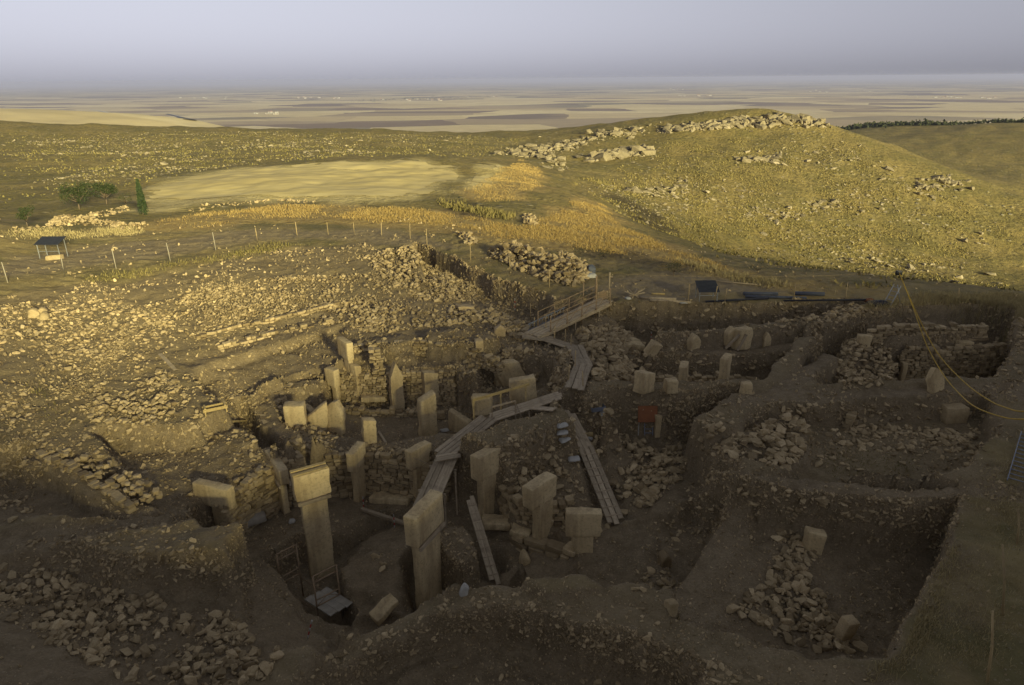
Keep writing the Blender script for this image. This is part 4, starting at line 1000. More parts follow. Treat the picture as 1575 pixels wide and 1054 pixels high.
def slab(label, box, thick=.4, yaw=0.0, lean=(0, 0), name='standing_stone', cat='standing stone', group='undressed standing stones', top=None, amp=.04, sink=.12, mat='pillar', wf=1.0, r=.06, seed=0):
    b, w, h = stand(*box)
    root = link(name, worn_block(name, w * wf, thick, h + sink, r, 8, amp, seed + len(label), top), M[mat], None, (b.x, b.y, b.z - sink), (lean[0], lean[1], yaw))
    return tag(root, label, cat, group, 'thing')
def lying(label, box, thick=.3, yaw=0.0, tilt=(0, 0), name='flat_slab', cat='slab', group='fallen flat slabs', mat='pillar', top=None, amp=.05, seed=0, lift=0.0, l=None):
    """a slab lying on the ground that covers this box of the photograph"""
    x0, x1, y0, y1 = box; c = hit((x0 + x1) / 2, (y0 + y1) / 2); dep = (c - CAM).dot(_f)
    w = (x1 - x0) / FPX * dep; v = ray((x0 + x1) / 2, (y0 + y1) / 2); l = l or (y1 - y0) / FPX * dep / max(.25, -v.z) * .75
    me = worn_block(name, w * .95, l, thick, .05, 8, amp, seed + len(label), top)
    return tag(link(name, me, M[mat], None, (c.x, c.y, c.z - .06 + lift), (tilt[0], tilt[1], yaw)), label, cat, group, 'thing')
point = lambda s=.35: (lambda x, y: 1 - s * abs(x) ** 1.5)
slope = lambda s=.3: (lambda x, y: 1 - s * (x + 1) / 2)
slab('thin pillar with a notched side in the far back wall', (546, 558, 559, 617), .5, .9, top=slope(.05))
slab('tall stone with a tapering broken tip in the far enclosure', (602, 622, 556, 630), .45, .5, top=point(.3))
slab('square shouldered pillar right of the stone with the broken tip', (652, 675, 569, 620), .5, .4, top=slope(.08))
slab('fluted pillar with a broken top alone on the dark enclosure floor', (646, 672, 612, 670), .6, .5, top=slope(-.12), amp=.05)
slab('short broken pillar at the near edge of the far enclosure', (560, 580, 641, 679), .5, .4, top=slope(.12), amp=.05)
slab('squat square block inside the low crescent wall', (441, 472, 620, 652), .7, .15)
slab('large rounded slab leaning beside the squat square block', (499, 531, 617, 664), .45, -.35, (-.12, .05), top=point(.3))
slab('triangular broken slab in front of the squat block', (476, 507, 636, 663), .35, .4, top=slope(-.6))
slab('dark slab tipped over behind the triangular broken slab', (473, 491, 620, 642), .3, -.7, (.35, .25))
lying('flat fallen slab resting on stones in the far enclosure', (556, 595, 614, 632), .3, .15, (-.1, .06), lift=.45)
slab('half buried slab beside the upper boardwalk', (689, 726, 634, 664), .4, -.45, (0, .08), top=slope(.3))
slab('tilted broken T stone lying in the hollow left of the zigzag boards', (772, 812, 546, 588), .55, .6, (.1, -.5), top=point(.25))
slab('weathered block with a flat top behind the wooden handrail', (786, 826, 581, 614), .6, .25, (0, -.08))
slab('low block behind the post of the wooden handrail', (727, 757, 608, 634), .5, -.2)
slab('round grey boulder beside the tilted broken T stone', (760, 776, 574, 591), .6, .3, name='boulder', cat='boulder', top=point(.5), r=.25)
slab('leaning pillar stump at the left end of the low right wall', (977, 1003, 570, 599), .7, .7, (0, .05), top=slope(.15))
slab('small white block by the foot of the low right wall', (1022, 1041, 583, 600), .5, .2)
slab('pale grey block right of the taller slender pillar', (1138, 1154, 587, 604), .4, 0)
slab('thick pillar head propped with timbers in the back pit', (1126, 1153, 504, 533), .6, .5)
slab('rounded stone standing behind the propped pillar head', (1114, 1132, 502, 528), .5, .2, top=point(.3))
slab('egg shaped stone on the bank in front of the back pit', (1057, 1075, 513, 534), .5, .4, top=point(.4))
slab('small rounded stone at the right end of the back pit', (1171, 1184, 511, 531), .4, .2, top=point(.4))
slab('boulder leaning on its corner at the left end of the back pit', (989, 1007, 524, 543), .5, .3, (.2, .5), name='boulder', cat='boulder')
lying('broad flat boulder at the foot of the block rubble', (958, 988, 529, 543), .5, .1, name='boulder', cat='boulder', lift=.1, top=lambda x, y: 1 - .3 * abs(x) ** 1.5)
slab('reddish slab leaning in the walled cell', (1427, 1454, 563, 600), .3, .3, (-.15, -.2), top=point(.35))
slab('narrow upright stone in the coursed wall of the cell', (1382, 1391, 557, 584), .3, .1)
slab('smooth block lying on top of the coursed wall', (1468, 1491, 523, 540), .5, .1)
slab('square block at the left end of the upper wall', (1317, 1337, 515, 534), .5, -.3)
slab('brown block against the back of the shallow trench', (1447, 1481, 622, 646), .6, .05, mat='stone')
slab('grey square block at the head of the stone spill in the big trench', (1231, 1266, 814, 846), .45, -.3, (0, .05), wf=.8)
slab('upright block at the lower end of the stone spill', (1278, 1304, 948, 984), .4, .3, (.1, .2), mat='stone', wf=.8)
lying('long slab leaning on the inner side of the foreground bank', (570, 616, 928, 962), .28, .8, (.2, -.3), lift=.25, l=.55)
lying('wide flat slab lying on the enclosure floor by the back wall', (570, 634, 756, 778), .3, -.1, (-.05, .03))
lying('thick flat slab beneath the square edged pillar', (742, 785, 802, 826), .35, .05, (-.05, .03), lift=.25)
lying('cushion shaped slab at the inner side of the right bench', (786, 818, 818, 838), .3, -.25, (-.05, .1), lift=.25)
slab('half round boulder by the foot of the right bench', (798, 815, 848, 866), .5, .2, name='boulder', cat='boulder', top=point(.4), r=.2)
slab('white rounded boulder on the crest of the foreground bank', (708, 722, 897, 910), .3, .2, name='boulder', cat='boulder', top=point(.3), mat='white', r=.12)
slab('pale squared stone at the near end of the earth bank beside the big trench', (1024, 1039, 926, 942), .3, .4, name='boulder', cat='boulder', mat='stone')
slab('small stone lying by the shattered pier in the lower hollow', (1013, 1030, 850, 868), .5, .2, name='boulder', cat='boulder', mat='stone', top=point(.3))
lying('long flat slab among the sunlit rubble above the ramp', (702, 728, 471, 482), .3, .25, (-.1, .05), lift=.1, mat='stone')
slab('grey pointed stone beside the foot of the ramp', (760, 778, 500, 515), .5, .1, name='boulder', cat='boulder', mat='stone', top=point(.4))
slab('bright square stone by the path below the fill lumps', (730, 743, 523, 537), .5, .3, name='boulder', cat='boulder', mat='stone')
for lb, bx in (('leftmost of three white boulders on the far left slope', (45, 62, 473, 486)), ('middle one of three white boulders on the far left slope', (60, 74, 472, 484)), ('lowest of three white boulders on the far left slope', (63, 75, 480, 491))):
    slab(lb, bx, .5, .3, name='boulder', cat='boulder', mat='stone', top=point(.3), r=.15)
# built pier behind the far enclosure
drystone('small square pier of stacked stones behind the far enclosure', [(568, 574, 3.0, 4.3), (588, 572, 3.0, 4.3)], 'stone_pier', 'pier', ch=.14, lmin=.2, lmax=.4, depth=.5)
# ------------------------------------------------------------------ boardwalks, ramps, rails
def bar_obj(name, a, b, ly, lz, mat, parent=None, over=0.0, roll=0.0):
    """a timber from a to b (world points, or the parent's frame when it has no rotation)"""
    a, b = Vector(a), Vector(b)
    if parent is not None: a, b = a - parent.location, b - parent.location
    d = b - a; o = link(name, beam_mesh(name, d.length + over, ly, lz), M[mat], parent, (a + b) / 2)
    o.rotation_euler = d.to_track_quat('X', 'Z').to_euler()
    if roll: o.rotation_euler.rotate_axis('X', roll)
    return o
def rod_obj(name, a, b, r, mat, parent=None, seg=8):
    a, b = Vector(a), Vector(b); org = parent.location if parent is not None else a
    o = link(name, tube_mesh(name, [a - org, (a + b) / 2 - org, b - org], r, seg), M[mat], parent, None if parent is not None else org)
    return o
def boards(root, a, b, width, n, thick=.05, mat='wood', splay=.02, stagger=.25):
    d = (b - a).to_2d().normalized(); s = Vector((-d.y, d.x, 0)); w = width / n
    for k in range(n):
        o = s * ((k + .5) * w - width / 2); e1, e2 = (b - a).normalized() * random.uniform(-stagger, stagger * .3), (b - a).normalized() * random.uniform(-stagger * .3, stagger)
        j1, j2 = s * random.gauss(0, splay), s * random.gauss(0, splay)
        z = Vector((0, 0, random.uniform(0, .02)))
        bar_obj('plank', a + o + e1 + j1 + z, b + o + e2 + j2 + z, w * .93, thick, mat, root, 0, random.gauss(0, .03))
def above(px, py, z, c=.12):
    p = at_z(px, py, z)
    if p.z < height(p.x, p.y) + c:
        q = hit(px, py); p = q + Vector((0, 0, c)) + (CAM - q).normalized() * .05
    return p
def walkway(label, pts, width, n, name='boardwalk', cat='boardwalk', group='timber boardwalks', trestles=0, cleats=0, mat='wood'):
    P = [above(*p) for p in pts]; root = empty(name, P[0], 0, label, cat, group)
    for k, (a, b) in enumerate(zip(P[:-1], P[1:])):
        boards(root, a + Vector((0, 0, .03 * (k % 2))), b + Vector((0, 0, .03 * (k % 2))), width, n, mat=mat)
        d = (b - a).to_2d().normalized(); s = Vector((-d.y, d.x, 0))
        for q in range(cleats):
            c = a.lerp(b, (q + .7) / (cleats + .2)); bar_obj('cleat', c - s * width * .48 + Vector((0, 0, .045)), c + s * width * .48 + Vector((0, 0, .045)), .05, .035, mat, root)
        for q in range(trestles):
            c = a.lerp(b, (q + .5) / trestles)
            bar_obj('bearer', c - s * width * .6 - Vector((0, 0, .09)), c + s * width * .6 - Vector((0, 0, .09)), .08, .10, mat, root)
            for e in (-1, 1):
                f = c + s * width * .55 * e; g = height(f.x, f.y)
                if f.z - g > .3: bar_obj('prop', (f.x, f.y, g - .1), (f.x, f.y, f.z - .1), .07, .07, mat, root)
    return root, P
ramp, RP = walkway('planked footbridge ramp sloping down from the gate posts into the dig', [(930, 462, 5.05), (818, 515, 4.0)], 1.1, 4, 'footbridge', 'footbridge', trestles=3)
d = (RP[1] - RP[0]); s = Vector((-d.y, d.x, 0)).normalized()
if s.y < 0: s = -s
for e in (-1, 1):
    bar_obj('side_beam', RP[0] + s * e * .6 - Vector((0, 0, .1)), RP[1] + s * e * .6 - Vector((0, 0, .1)), .1, .18, 'wood', ramp)
    tops = []
    for t in (.02, .22, .42, .62, .84):
        p = RP[0].lerp(RP[1], t) + s * e * .62; h = 1.0 + (.5 if (t == .22 and e > 0) else 0)
        rod_obj('rail_post', p - Vector((0, 0, .5)), p + Vector((0, 0, h)), .035, 'rust', ramp); tops.append(p + Vector((0, 0, .95)))
    for z0 in (0, -.42):
        rod_obj('handrail', tops[0] + Vector((0, 0, z0)), tops[-1] + Vector((0, 0, z0)), .025, 'rust', ramp)
    for p, q in zip(tops[:-1], tops[1:]): rod_obj('brace', p, q - Vector((0, 0, .95)), .015, 'rust', ramp)
def ladder(label, a, b, side, width, rungs, mat, group=None, name='ladder', r=.03):
    """a = foot, b = head, side = unit vector across"""
    root = empty(name, a, 0, label, 'ladder', group); a, b = Vector(a), Vector(b)
    for e in (-.5, .5): bar_obj('rail', a + side * width * e, b + side * width * e, .035, .07, mat, root)
    for k in range(rungs):
        c = a.lerp(b, (k + .6) / (rungs + .2)); rod_obj('rung', c - side * width * .5, c + side * width * .5, .02, mat, root, 6)
    return root
p0, p1 = RP[1].lerp(RP[0], .05) + s * .78 + Vector((0, 0, .12)), RP[1].lerp(RP[0], .55) + s * .78 + Vector((0, 0, .12))
ladder('pale blue ladder lying along the far side of the footbridge ramp', p0, p1, Vector((0, 0, 1)), .4, 12, 'alu')
walkway('short landing of boards at the foot of the footbridge ramp', [(806, 517, 3.95), (848, 522, 3.9)], .9, 4, trestles=1)
walkway('boards turning right from the foot of the footbridge', [(838, 521, 3.9), (888, 537, 3.85)], .75, 3, trestles=2)
walkway('upper leg of the zigzag boards between thin stakes', [(884, 532, 3.9), (899, 563, 3.95)], 1.0, 3, trestles=2)
walkway('lower leg of the zigzag boards ending on the long bank', [(896, 562, 4.0), (884, 598, 4.35)], 1.0, 3, trestles=2)
walkway('boards crossing the gap behind the handrail', [(862, 608, 4.0), (756, 643, 3.3)], .85, 4, trestles=3)
walkway('small boards stepping right off the handrail boards', [(812, 627, 3.55), (848, 634, 3.3)], .5, 2)
walkway('long boardwalk leg running down toward the roped pillar', [(752, 643, 3.35), (683, 697, 2.9)], 1.0, 4, trestles=3)
walkway('crosswise boards at the joint of the long boardwalk', [(672, 706, 2.98), (702, 701, 2.98)], .55, 3)
walkway('last boardwalk leg behind the tall clamped pillar', [(689, 700, 2.9), (655, 775, 2.1)], 1.05, 4, trestles=2)
rp, RQ = walkway('long cleated plank ramp down the right rubble heap', [(874, 637, 3.3), (903, 693, 2.45)], .75, 3, 'plank_ramp', 'ramp', 'cleated plank ramps', trestles=1)
walkway('lower cleated plank ramp ending on the floor by the broad pillar', [(903, 692, 2.5), (946, 800, 1.35)], .72, 3, 'plank_ramp', 'ramp', 'cleated plank ramps', cleats=9)
walkway('narrow cleated plank leaning down into the deep enclosure', [(724, 770, 1.9), (761, 896, -.35)], .42, 2, 'plank_ramp', 'ramp', 'cleated plank ramps', cleats=9)
# two pale beams under the long ramp, with sandbags
for lb, a, b, z in (('upper pale beam under the long plank ramp', (862, 671), (912, 668), 2.75), ('lower pale beam under the long plank ramp', (871, 699), (918, 695), 2.35)):
    tag(bar_obj('timber_beam', at_z(*a, z), at_z(*b, z), .14, .16, 'newwood'), lb, 'beam', 'pale beams under the ramp', 'thing')
def sack(label, px, py, l=.55, w=.35, h=.16, yaw=0.0, mat='white', lift=.0, name='sandbag', cat='sandbag', group='sandbags beside the long plank ramp'):
    c = hit(px, py); me = worn_block(name, l, w, h, min(h * .48, .08), 9, .05, int(px), lambda x, y: 1 - .35 * max(abs(x), abs(y)) ** 3)
    return tag(link(name, me, M[mat], None, (c.x, c.y, c.z + lift - .02), (0, 0, yaw)), label, cat, group, 'thing')
sack('white sandbag left of the long plank ramp, topmost', 866, 660, yaw=.3, lift=.15)
sack('white sandbag left of the ramp between the two pale beams', 869, 682, yaw=.5, lift=.15)
sack('grey white sandbag left of the ramp, nearest the upper pale beam', 866, 676, yaw=.1, lift=.3)
sack('white sandbag right of the ramp below the upper pale beam', 902, 680, yaw=-.3, lift=.15)
sack('white sandbag under the left end of the lower pale beam', 883, 710, yaw=.2, lift=.1)
sack('small white sandbag under the right end of the lower pale beam', 912, 707, .4, yaw=.9, lift=.1)
sack('crumpled pale tarpaulin lying against the left enclosure wall', 390, 802, 1.0, .7, .45, .6, name='tarpaulin', cat='tarpaulin', group=None, mat='post')
sack('white plastic bag on the enclosure floor behind the tallest pillar', 450, 804, .3, .22, .2, .3, name='plastic_bag', cat='bag', group=None)
sack('crumpled white sheet at the foot of the fluted pillar', 684, 663, .45, .3, .1, .3, name='paper_sheet', cat='sheet', group=None)
# handrail of pale timber over the boards
P0, P1 = at_z(729, 645, 3.2), at_z(811, 612, 3.8)
hr = empty('timber_handrail', P0, 0, 'pale timber handrail over the boards behind the low block', 'handrail')
bar_obj('top_rail', P0 + Vector((-.05, 0, 1.0)), P1 + Vector((.1, 0, .75)), .06, .14, 'newwood', hr)
for t, h in ((0, 1.0), (.5, .9), (.97, .75)):
    q = P0.lerp(P1, t); bar_obj('post', (q.x, q.y, height(q.x, q.y) - .1), q + Vector((0, 0, h)), .08, .08, 'newwood', hr)
hr2 = empty('timber_handrail', at_z(757, 640, 3.3), 0, 'lower thin wooden rail standing in front of the pale handrail', 'handrail')
a, b = at_z(757, 648, 3.2), at_z(793, 640, 3.4)
bar_obj('top_rail', a + Vector((0, 0, .75)), b + Vector((0, 0, .8)), .05, .08, 'wood', hr2)
for q in (a, b): bar_obj('post', (q.x, q.y, height(q.x, q.y) - .1), q + Vector((0, 0, .8)), .06, .06, 'wood', hr2)
bar_obj('brace', b + Vector((.3, 0, -.1)), b + Vector((0, 0, .75)), .04, .04, 'wood', hr2)
# stakes along the zigzag boards
GS = 'thin wooden stakes along the zigzag boards'
for i, (px, py, lb) in enumerate([(822, 512, 'first stake at the top of the zigzag boards'), (840, 518, 'second stake, left side of the first boards'), (852, 530, 'third stake, near side of the first boards'), (870, 528, 'tall stake where the boards turn down'),
                                  (878, 545, 'stake left of the upper zigzag leg'), (902, 538, 'stake right of the upper zigzag leg, higher one'), (909, 556, 'stake right of the upper zigzag leg, lower one'), (884, 572, 'stake left of the lower zigzag leg, higher one'),
                                  (874, 590, 'stake left of the lower zigzag leg, lower one'), (897, 598, 'stake at the lower end of the zigzag boards'), (816, 492, 'lone stake left of the footbridge ramp')]):
    c = hit(px, py); h = random.uniform(.9, 1.3)
    o = rod_obj('wooden_stake', c - Vector((0, 0, .2)), c + Vector((random.uniform(-.06, .06), 0, h)), .03, 'stake', None, 7)
    tag(o, lb, 'stake', GS, 'thing')
# gate at the top of the ramp
g0, g1 = hit(916, 468), hit(936, 462)
for nm, g, lb, hh in (('gate_post', g0, 'left gate post at the head of the footbridge ramp', 1.9), ('gate_post', g1, 'right gate post at the head of the footbridge ramp', 1.9)):
    tag(rod_obj(nm, g - Vector((0, 0, .3)), g + Vector((0, 0, hh)), .06, 'rust' if g is g0 else 'wood'), lb, 'post', 'gate posts', 'thing')
gt = empty('board_gate', (g0 + g1) / 2, math.atan2((g1 - g0).y, (g1 - g0).x), 'dark low board gate between the two gate posts', 'gate')
for k in range(4): link('board', beam_mesh('board', (g1 - g0).length * .86, .03, .13), M['rust'], gt, (0, 0, .25 + k * .145))
for k in (-.35, .35): link('batten', beam_mesh('batten', .06, .03, .6), M['wood'], gt, (k * (g1 - g0).length, -.035, .47))
# scaffold with a work platform at the foot of the tallest pillar
T4 = [at_z(425, 853, 1.55), at_z(455, 838, 1.55), at_z(481, 887, 1.55), at_z(517, 869, 1.55)]
ctr = sum(T4, Vector()) / 4
sc = empty('scaffold', (ctr.x, ctr.y, -.95), 0, 'light tube scaffold with a pale work platform beside the tallest pillar', 'scaffold')
zb_ = lambda p: Vector((p.x, p.y, height(p.x, p.y) - .05))
for p in T4: rod_obj('upright', zb_(p), p, .034, 'rust', sc)
for (p, q) in ((T4[0], T4[1]), (T4[2], T4[3])):
    for z in (0, -.28, -1.1, -1.38):
        dz = Vector((0, 0, z)); rod_obj('ledger', p + dz, q + dz, .026, 'rust', sc)
    for z in (-.28, -1.38):
        m_ = (p + q) / 2 + Vector((0, 0, z + .28)); rod_obj('bracing', p + Vector((0, 0, z)), m_, .013, 'rust', sc); rod_obj('bracing', q + Vector((0, 0, z)), m_, .013, 'rust', sc)
for p, q in ((T4[0], T4[2]), (T4[1], T4[3])):
    rod_obj('bracing', p - Vector((0, 0, 1.6)), q - Vector((0, 0, 1.6)), .018, 'rust', sc); rod_obj('bracing', p - Vector((0, 0, 1.5)), q - Vector((0, 0, 2.3)), .016, 'rust', sc)
ax = (T4[2] - T4[0]).normalized(); sd_ = (T4[3] - T4[2]); pc_ = (T4[2] + T4[3]) / 2 - Vector((0, 0, 1.42))
for k in range(3):
    o_ = sd_ * ((k - 1) * .345); bar_obj('platform_board', pc_ + o_ - ax * .75, pc_ + o_ + ax * .75, sd_.length * .335, .045, 'platform', sc)
# loose beam over the trench behind the tallest pillar
tag(bar_obj('timber_beam', at_z(556, 783, .35), at_z(622, 805, .4), .16, .14, 'wood'), 'grey beam lying across the trench behind the tallest pillar', 'beam', None, 'thing')
tag(bar_obj('timber_beam', at_z(583, 664, 1.15), at_z(598, 690, 1.15), .12, .1, 'wood'), 'dark beam on the floor by the short broken pillar', 'beam', None, 'thing')
tag(bar_obj('timber_beam', at_z(246, 545, 4.45), at_z(270, 570, 4.2), .2, .1, 'wood'), 'dark plank lying on the sunlit left slope', 'plank', None, 'thing')
tag(bar_obj('timber_beam', hit(1113, 532) + Vector((0, -.4, .0)), hit(1132, 522) + Vector((0, -.5, .5)), .14, .12, 'wood'), 'timber propping the thick pillar head in the back pit', 'beam', None, 'thing')
tag(bar_obj('timber_beam', hit(1130, 534) + Vector((0, -.5, .0)), hit(1142, 522) + Vector((0, -.5, .5)), .14, .12, 'wood'), 'second timber propping the thick pillar head, further right', 'beam', None, 'thing')
# pale trestles of new wood on the left slope
def trestle(label, px, py, yaw, l=1.1):
    c = hit(px, py); r = empty('wooden_trestle', c, yaw, label, 'trestle', 'pale wooden trestles')
    for y in (-.2, .2): link('rail', beam_mesh('rail', l, .05, .16), M['newwood'], r, (0, y, .25))
    for x in (-.4, .4): link('rung', beam_mesh('rung', .08, .5, .05), M['newwood'], r, (x * l, 0, .36))
    for x in (-.42, .42):
        for y in (-.2, .2): link('leg', beam_mesh('leg', .06, .05, .3), M['newwood'], r, (x * l, y * 1.15, .14))
trestle('pale wooden box trestle at the foot of the kerb stones', 332, 634, .5)
tag(bar_obj('timber_beam', hit(345, 652) + Vector((0, 0, .1)), hit(378, 650) + Vector((0, 0, .12)), .12, .1, 'newwood'), 'pale plank lying just below the wooden trestle', 'plank', None, 'thing')
# striped ranging poles
def ranging(label, px, py, h=.55, lean=.0):
    c = hit(px, py); r = empty('ranging_pole', c, 0, label, 'ranging pole', 'red and white ranging poles'); r.rotation_euler[1] = lean
    for k in range(5): link('band', tube_mesh('band', [(0, 0, k * h / 5), (0, 0, (k + .5) * h / 5), (0, 0, (k + 1) * h / 5)], .022), M['red' if k % 2 else 'white'], r)
ranging('red and white ranging pole by the wide flat slab', 560, 784, .7)
ranging('red and white ranging pole at the end of the grey beam', 607, 812, .7)
ranging('red and white ranging pole on the dirt slope in front of the scaffold', 473, 982, .8, .3)
ranging('tiny red and white ranging pole under the far cut', 792, 478, .9)
ranging('tiny red and white ranging pole left of the back pit', 1001, 526, .7)
# orange board on a ladder, in its pit
b, w, h = stand(980, 1008, 626, 668)
ob = empty('orange_board', (b.x, b.y, b.z), .02, 'orange board lying on a small stand, beside a leaning ladder', 'board')
link('panel', beam_mesh('panel', w * 1.05, .04, h * .52), M['orange'], ob, (0, 0, h * .76), (-.25, 0, 0))
for x in (-.42, .42): link('leg', beam_mesh('leg', .05, .05, h * .7), M['white'], ob, (x * w, .1, h * .33))
bb = hit(997, 666); ladder('short grey ladder leaning under the orange board', bb + Vector((0, -.15, .05)), bb + Vector((0, .25, 1.0)), Vector((1, 0, 0)), .4, 5, 'alu')
slab('upright stone right of the orange board', (1005, 1015, 637, 668), .3, .2)
# wheelbarrow frame, board and white rock by the long ramp
c = hit(918, 630); wb = empty('metal_crate', c, .3, 'shallow grey metal crate on the bank above the long plank ramp', 'crate')
for x in (-.35, .35): link('side', beam_mesh('side', .03, .5, .22), M['alu'], wb, (x, 0, .12))
for y in (-.25, .25): link('side', beam_mesh('side', .7, .03, .22), M['alu'], wb, (0, y, .12))
link('base', beam_mesh('base', .68, .48, .03), M['dark'], wb, (0, 0, .03))
slab('small white rock on the bank above the long plank ramp', (921, 932, 626, 636), .3, .3, name='boulder', cat='boulder', mat='white', top=point(.3), r=.1)
tag(bar_obj('timber_beam', hit(832, 688) + Vector((0, 0, .12)), hit(836, 670) + Vector((0, 0, .12)), .22, .05, 'wood'), 'short upright plank left of the sandbags', 'plank', None, 'thing')
# ropes on the roped pillar
c = at_z(648, 698, 2.6); rope = [c + Vector((-.3, -.5, .1)), c + Vector((.4, -.5, -.25)), c + Vector((.9, -.35, -.35))]
tag(link('rope', tube_mesh('rope', rope, .015), M['wood']), 'thin rope slung round the pillar left of the long boardwalk', 'rope', None, 'thing')

# ------------------------------------------------------------------ things on the right strip and the far rim
a, b = hit(1548, 743), hit(1570, 668); side = Vector((1, 0, 0)); dd = (b - a).normalized(); side = Vector((dd.y, -dd.x, 0)).normalized()
ladder('aluminium ladder lying on the grass at the right edge', a + side * .36 + Vector((0, 0, .12)), b + side * .36 + Vector((0, 0, .12)), side, .72, 12, 'alu')
for lb, px0, py0, px1, py1 in (('upper wooden stake on the right strip, by the ladder', 1565, 838, 1566, 783), ('bent wooden stake in the middle of the right strip', 1544, 948, 1542, 838), ('lowest wooden stake on the right strip', 1520, 1050, 1527, 940)):
    c = hit(px0, py0); t = at_range(px1, py1, math.hypot(c.x, c.y) + .1)
    tag(link('wooden_stake', tube_mesh('wooden_stake', [(0, 0, -.2), ((t - c) * .5 + Vector((.04, 0, 0)))[:], (t - c)[:]], [.035, .032, .025]), M['stake'], None, c), lb, 'stake', 'wooden stakes on the right strip', 'thing')
# power cables from a high wire
kn = at_range(1383, 419, 42.5)
A1, A2 = g1 + Vector((0, 0, 1.85)), at_range(1720, 398, 42.0)
def sag(a, b, s, n=14): return [a.lerp(b, t / n) - Vector((0, 0, s * 4 * (t / n) * (1 - t / n))) for t in range(n + 1)]
tag(link('wire_rope', tube_mesh('wire_rope', sag(A1, kn, .25) + sag(kn, A2, .25)[1:], .007, 5), M['stake']), 'thin wire strung from the right gate post across to the right', 'wire', None, 'thing')
mast = at_range(1720, 398, 42.0); tag(rod_obj('wire_post', (mast.x, mast.y, height(mast.x, mast.y) - .3), mast + Vector((0, 0, .1)), .05, 'wood'), 'post carrying the thin wire beyond the right edge', 'post', None, 'thing')
def along(pts):
    return [at_range(px, py, d) for px, py, d in pts]
def smooth_path(P, n=6):
    out = []
    for i in range(len(P) - 1):
        p0, p1, p2, p3 = P[max(i - 1, 0)], P[i], P[i + 1], P[min(i + 2, len(P) - 1)]
        for k in range(n):
            t = k / n; out.append(.5 * ((2 * p1) + (p2 - p0) * t + (2 * p0 - 5 * p1 + 4 * p2 - p3) * t * t + (3 * p1 - p0 - 3 * p2 + p3) * t ** 3))
    return out + [P[-1]]
for lb, pts in (('lower yellow cable hanging from the thin wire to the right edge', [(1383, 420, 42.5), (1405, 475, 40), (1425, 530, 37.5), (1450, 575, 35), (1475, 605, 32.5), (1500, 626, 30), (1540, 641, 27), (1575, 645, 25), (1650, 640, 22)]),
                ('upper yellow cable hanging from the thin wire to the right edge', [(1383, 420, 42.4), (1408, 478, 40), (1440, 540, 37), (1480, 585, 34), (1520, 615, 31), (1550, 628, 28), (1575, 633, 26), (1650, 630, 23)])):
    tag(link('power_cable', tube_mesh('power_cable', smooth_path(along(pts)), .024, 6), M['cable']), lb, 'cable', 'yellow cables', 'thing')
tag(link('cable_block', worn_block('cable_block', .35, .2, .25, .05, 4, .01), M['dark'], None, kn - Vector((0, 0, .15))), 'small dark pulley block where the yellow cables hang from the wire', 'pulley', None, 'thing')
# dark panel on a frame, pipes, step ladder, heap of bags
def panel_stand(label, px0, px1, pyt, pyb, tilt, w_f=1.0):
    b, w, h = stand(px0, px1, pyt, pyb); r = empty('panel_stand', b, 0, label, 'panel', 'tilted dark panels on legs')
    n = 3
    for k in range(n): link('panel', beam_mesh('panel', w, .42, .03), M['dark'], r, (0, (k - 1) * .40, h * .86 + (k - 1) * .40 * math.tan(tilt)), (tilt, 0, 0))
    for x in (-.42, .42):
        for y in (-.45, .45): link('leg', beam_mesh('leg', .05, .05, h * .86 + y * math.tan(tilt)), M['galv'], r, (x * w, y, (h * .86 + y * math.tan(tilt)) / 2))
    link('crossbar', beam_mesh('crossbar', w * .9, .04, .04), M['galv'], r, (0, -.45, h * .4))
    return r
panel_stand('dark tilted panel on thin legs on the far rim', 1070, 1102, 437, 461, .35)
panel_stand('dark slatted panel on a pale frame, left behind the fence', 65, 102, 365, 397, .3)
slab('pale stone block under the slatted panel frame', (74, 96, 392, 398), .6, .1, name='boulder', cat='boulder', mat='stone')
GP = 'pipes lying on the far rim'
for lb, a, b, r_, m in (('thick grey blue pipe on the far rim, upper', (1143, 454), (1196, 455), .11, 'bluepipe'), ('thick grey blue pipe on the far rim, right end', (1222, 454), (1268, 456), .13, 'bluepipe'), ('grey blue pipe bundle in front of the thick pipe', (1146, 458), (1240, 461), .09, 'bluepipe'),
                        ('black pipe slanting along the brink of the far cut', (1085, 467), (1182, 461), .07, 'black'), ('black pipe behind the slanting one', (1100, 465), (1170, 461), .06, 'black'), ('long black pipe toward the step ladder', (1205, 464), (1345, 463), .06, 'black'),
                        ('brown log lying right of the gate posts', (985, 460), (1040, 464), .10, 'wood'), ('second brown log right of the gate posts, in front', (1000, 464), (1062, 468), .09, 'wood'), ('pale plank on top of the logs', (1002, 453), (1022, 454), .06, 'newwood'),
                        ('thin pole lying before the dry grass on the far rim', (1085, 432), (1170, 440), .05, 'wood')):
    p, q = hit(*a), hit(*b); tag(rod_obj('pipe' if m in ('black', 'bluepipe') else 'log', p + Vector((0, 0, r_)), q + Vector((0, 0, r_ + .02)), r_, m, None, 10), lb, 'pipe' if m in ('black', 'bluepipe') else 'log', GP, 'thing')
b, w, h = stand(1362, 1380, 440, 471)
ladder('grey step ladder leaning on a dark heap at the far rim', b + Vector((-.3, 0, 0)), b + Vector((.3, .3, h)), Vector((.5, -.85, 0)), .45, 5, 'galv')
rod = rod_obj('ladder_prop', b + Vector((.7, .3, 0)), b + Vector((.3, .3, h)), .025, 'galv'); tag(rod, 'thin grey prop leg behind the step ladder', 'prop', None, 'thing')
sack('dark heap of sacks at the foot of the step ladder', 1352, 470, 1.2, .7, .35, .1, 'black', name='sack_heap', cat='sack', group=None)
sack('orange bag among the pipes on the far rim', 1336, 464, .5, .4, .25, .1, 'orange', name='cloth_bag', cat='bag', group=None)
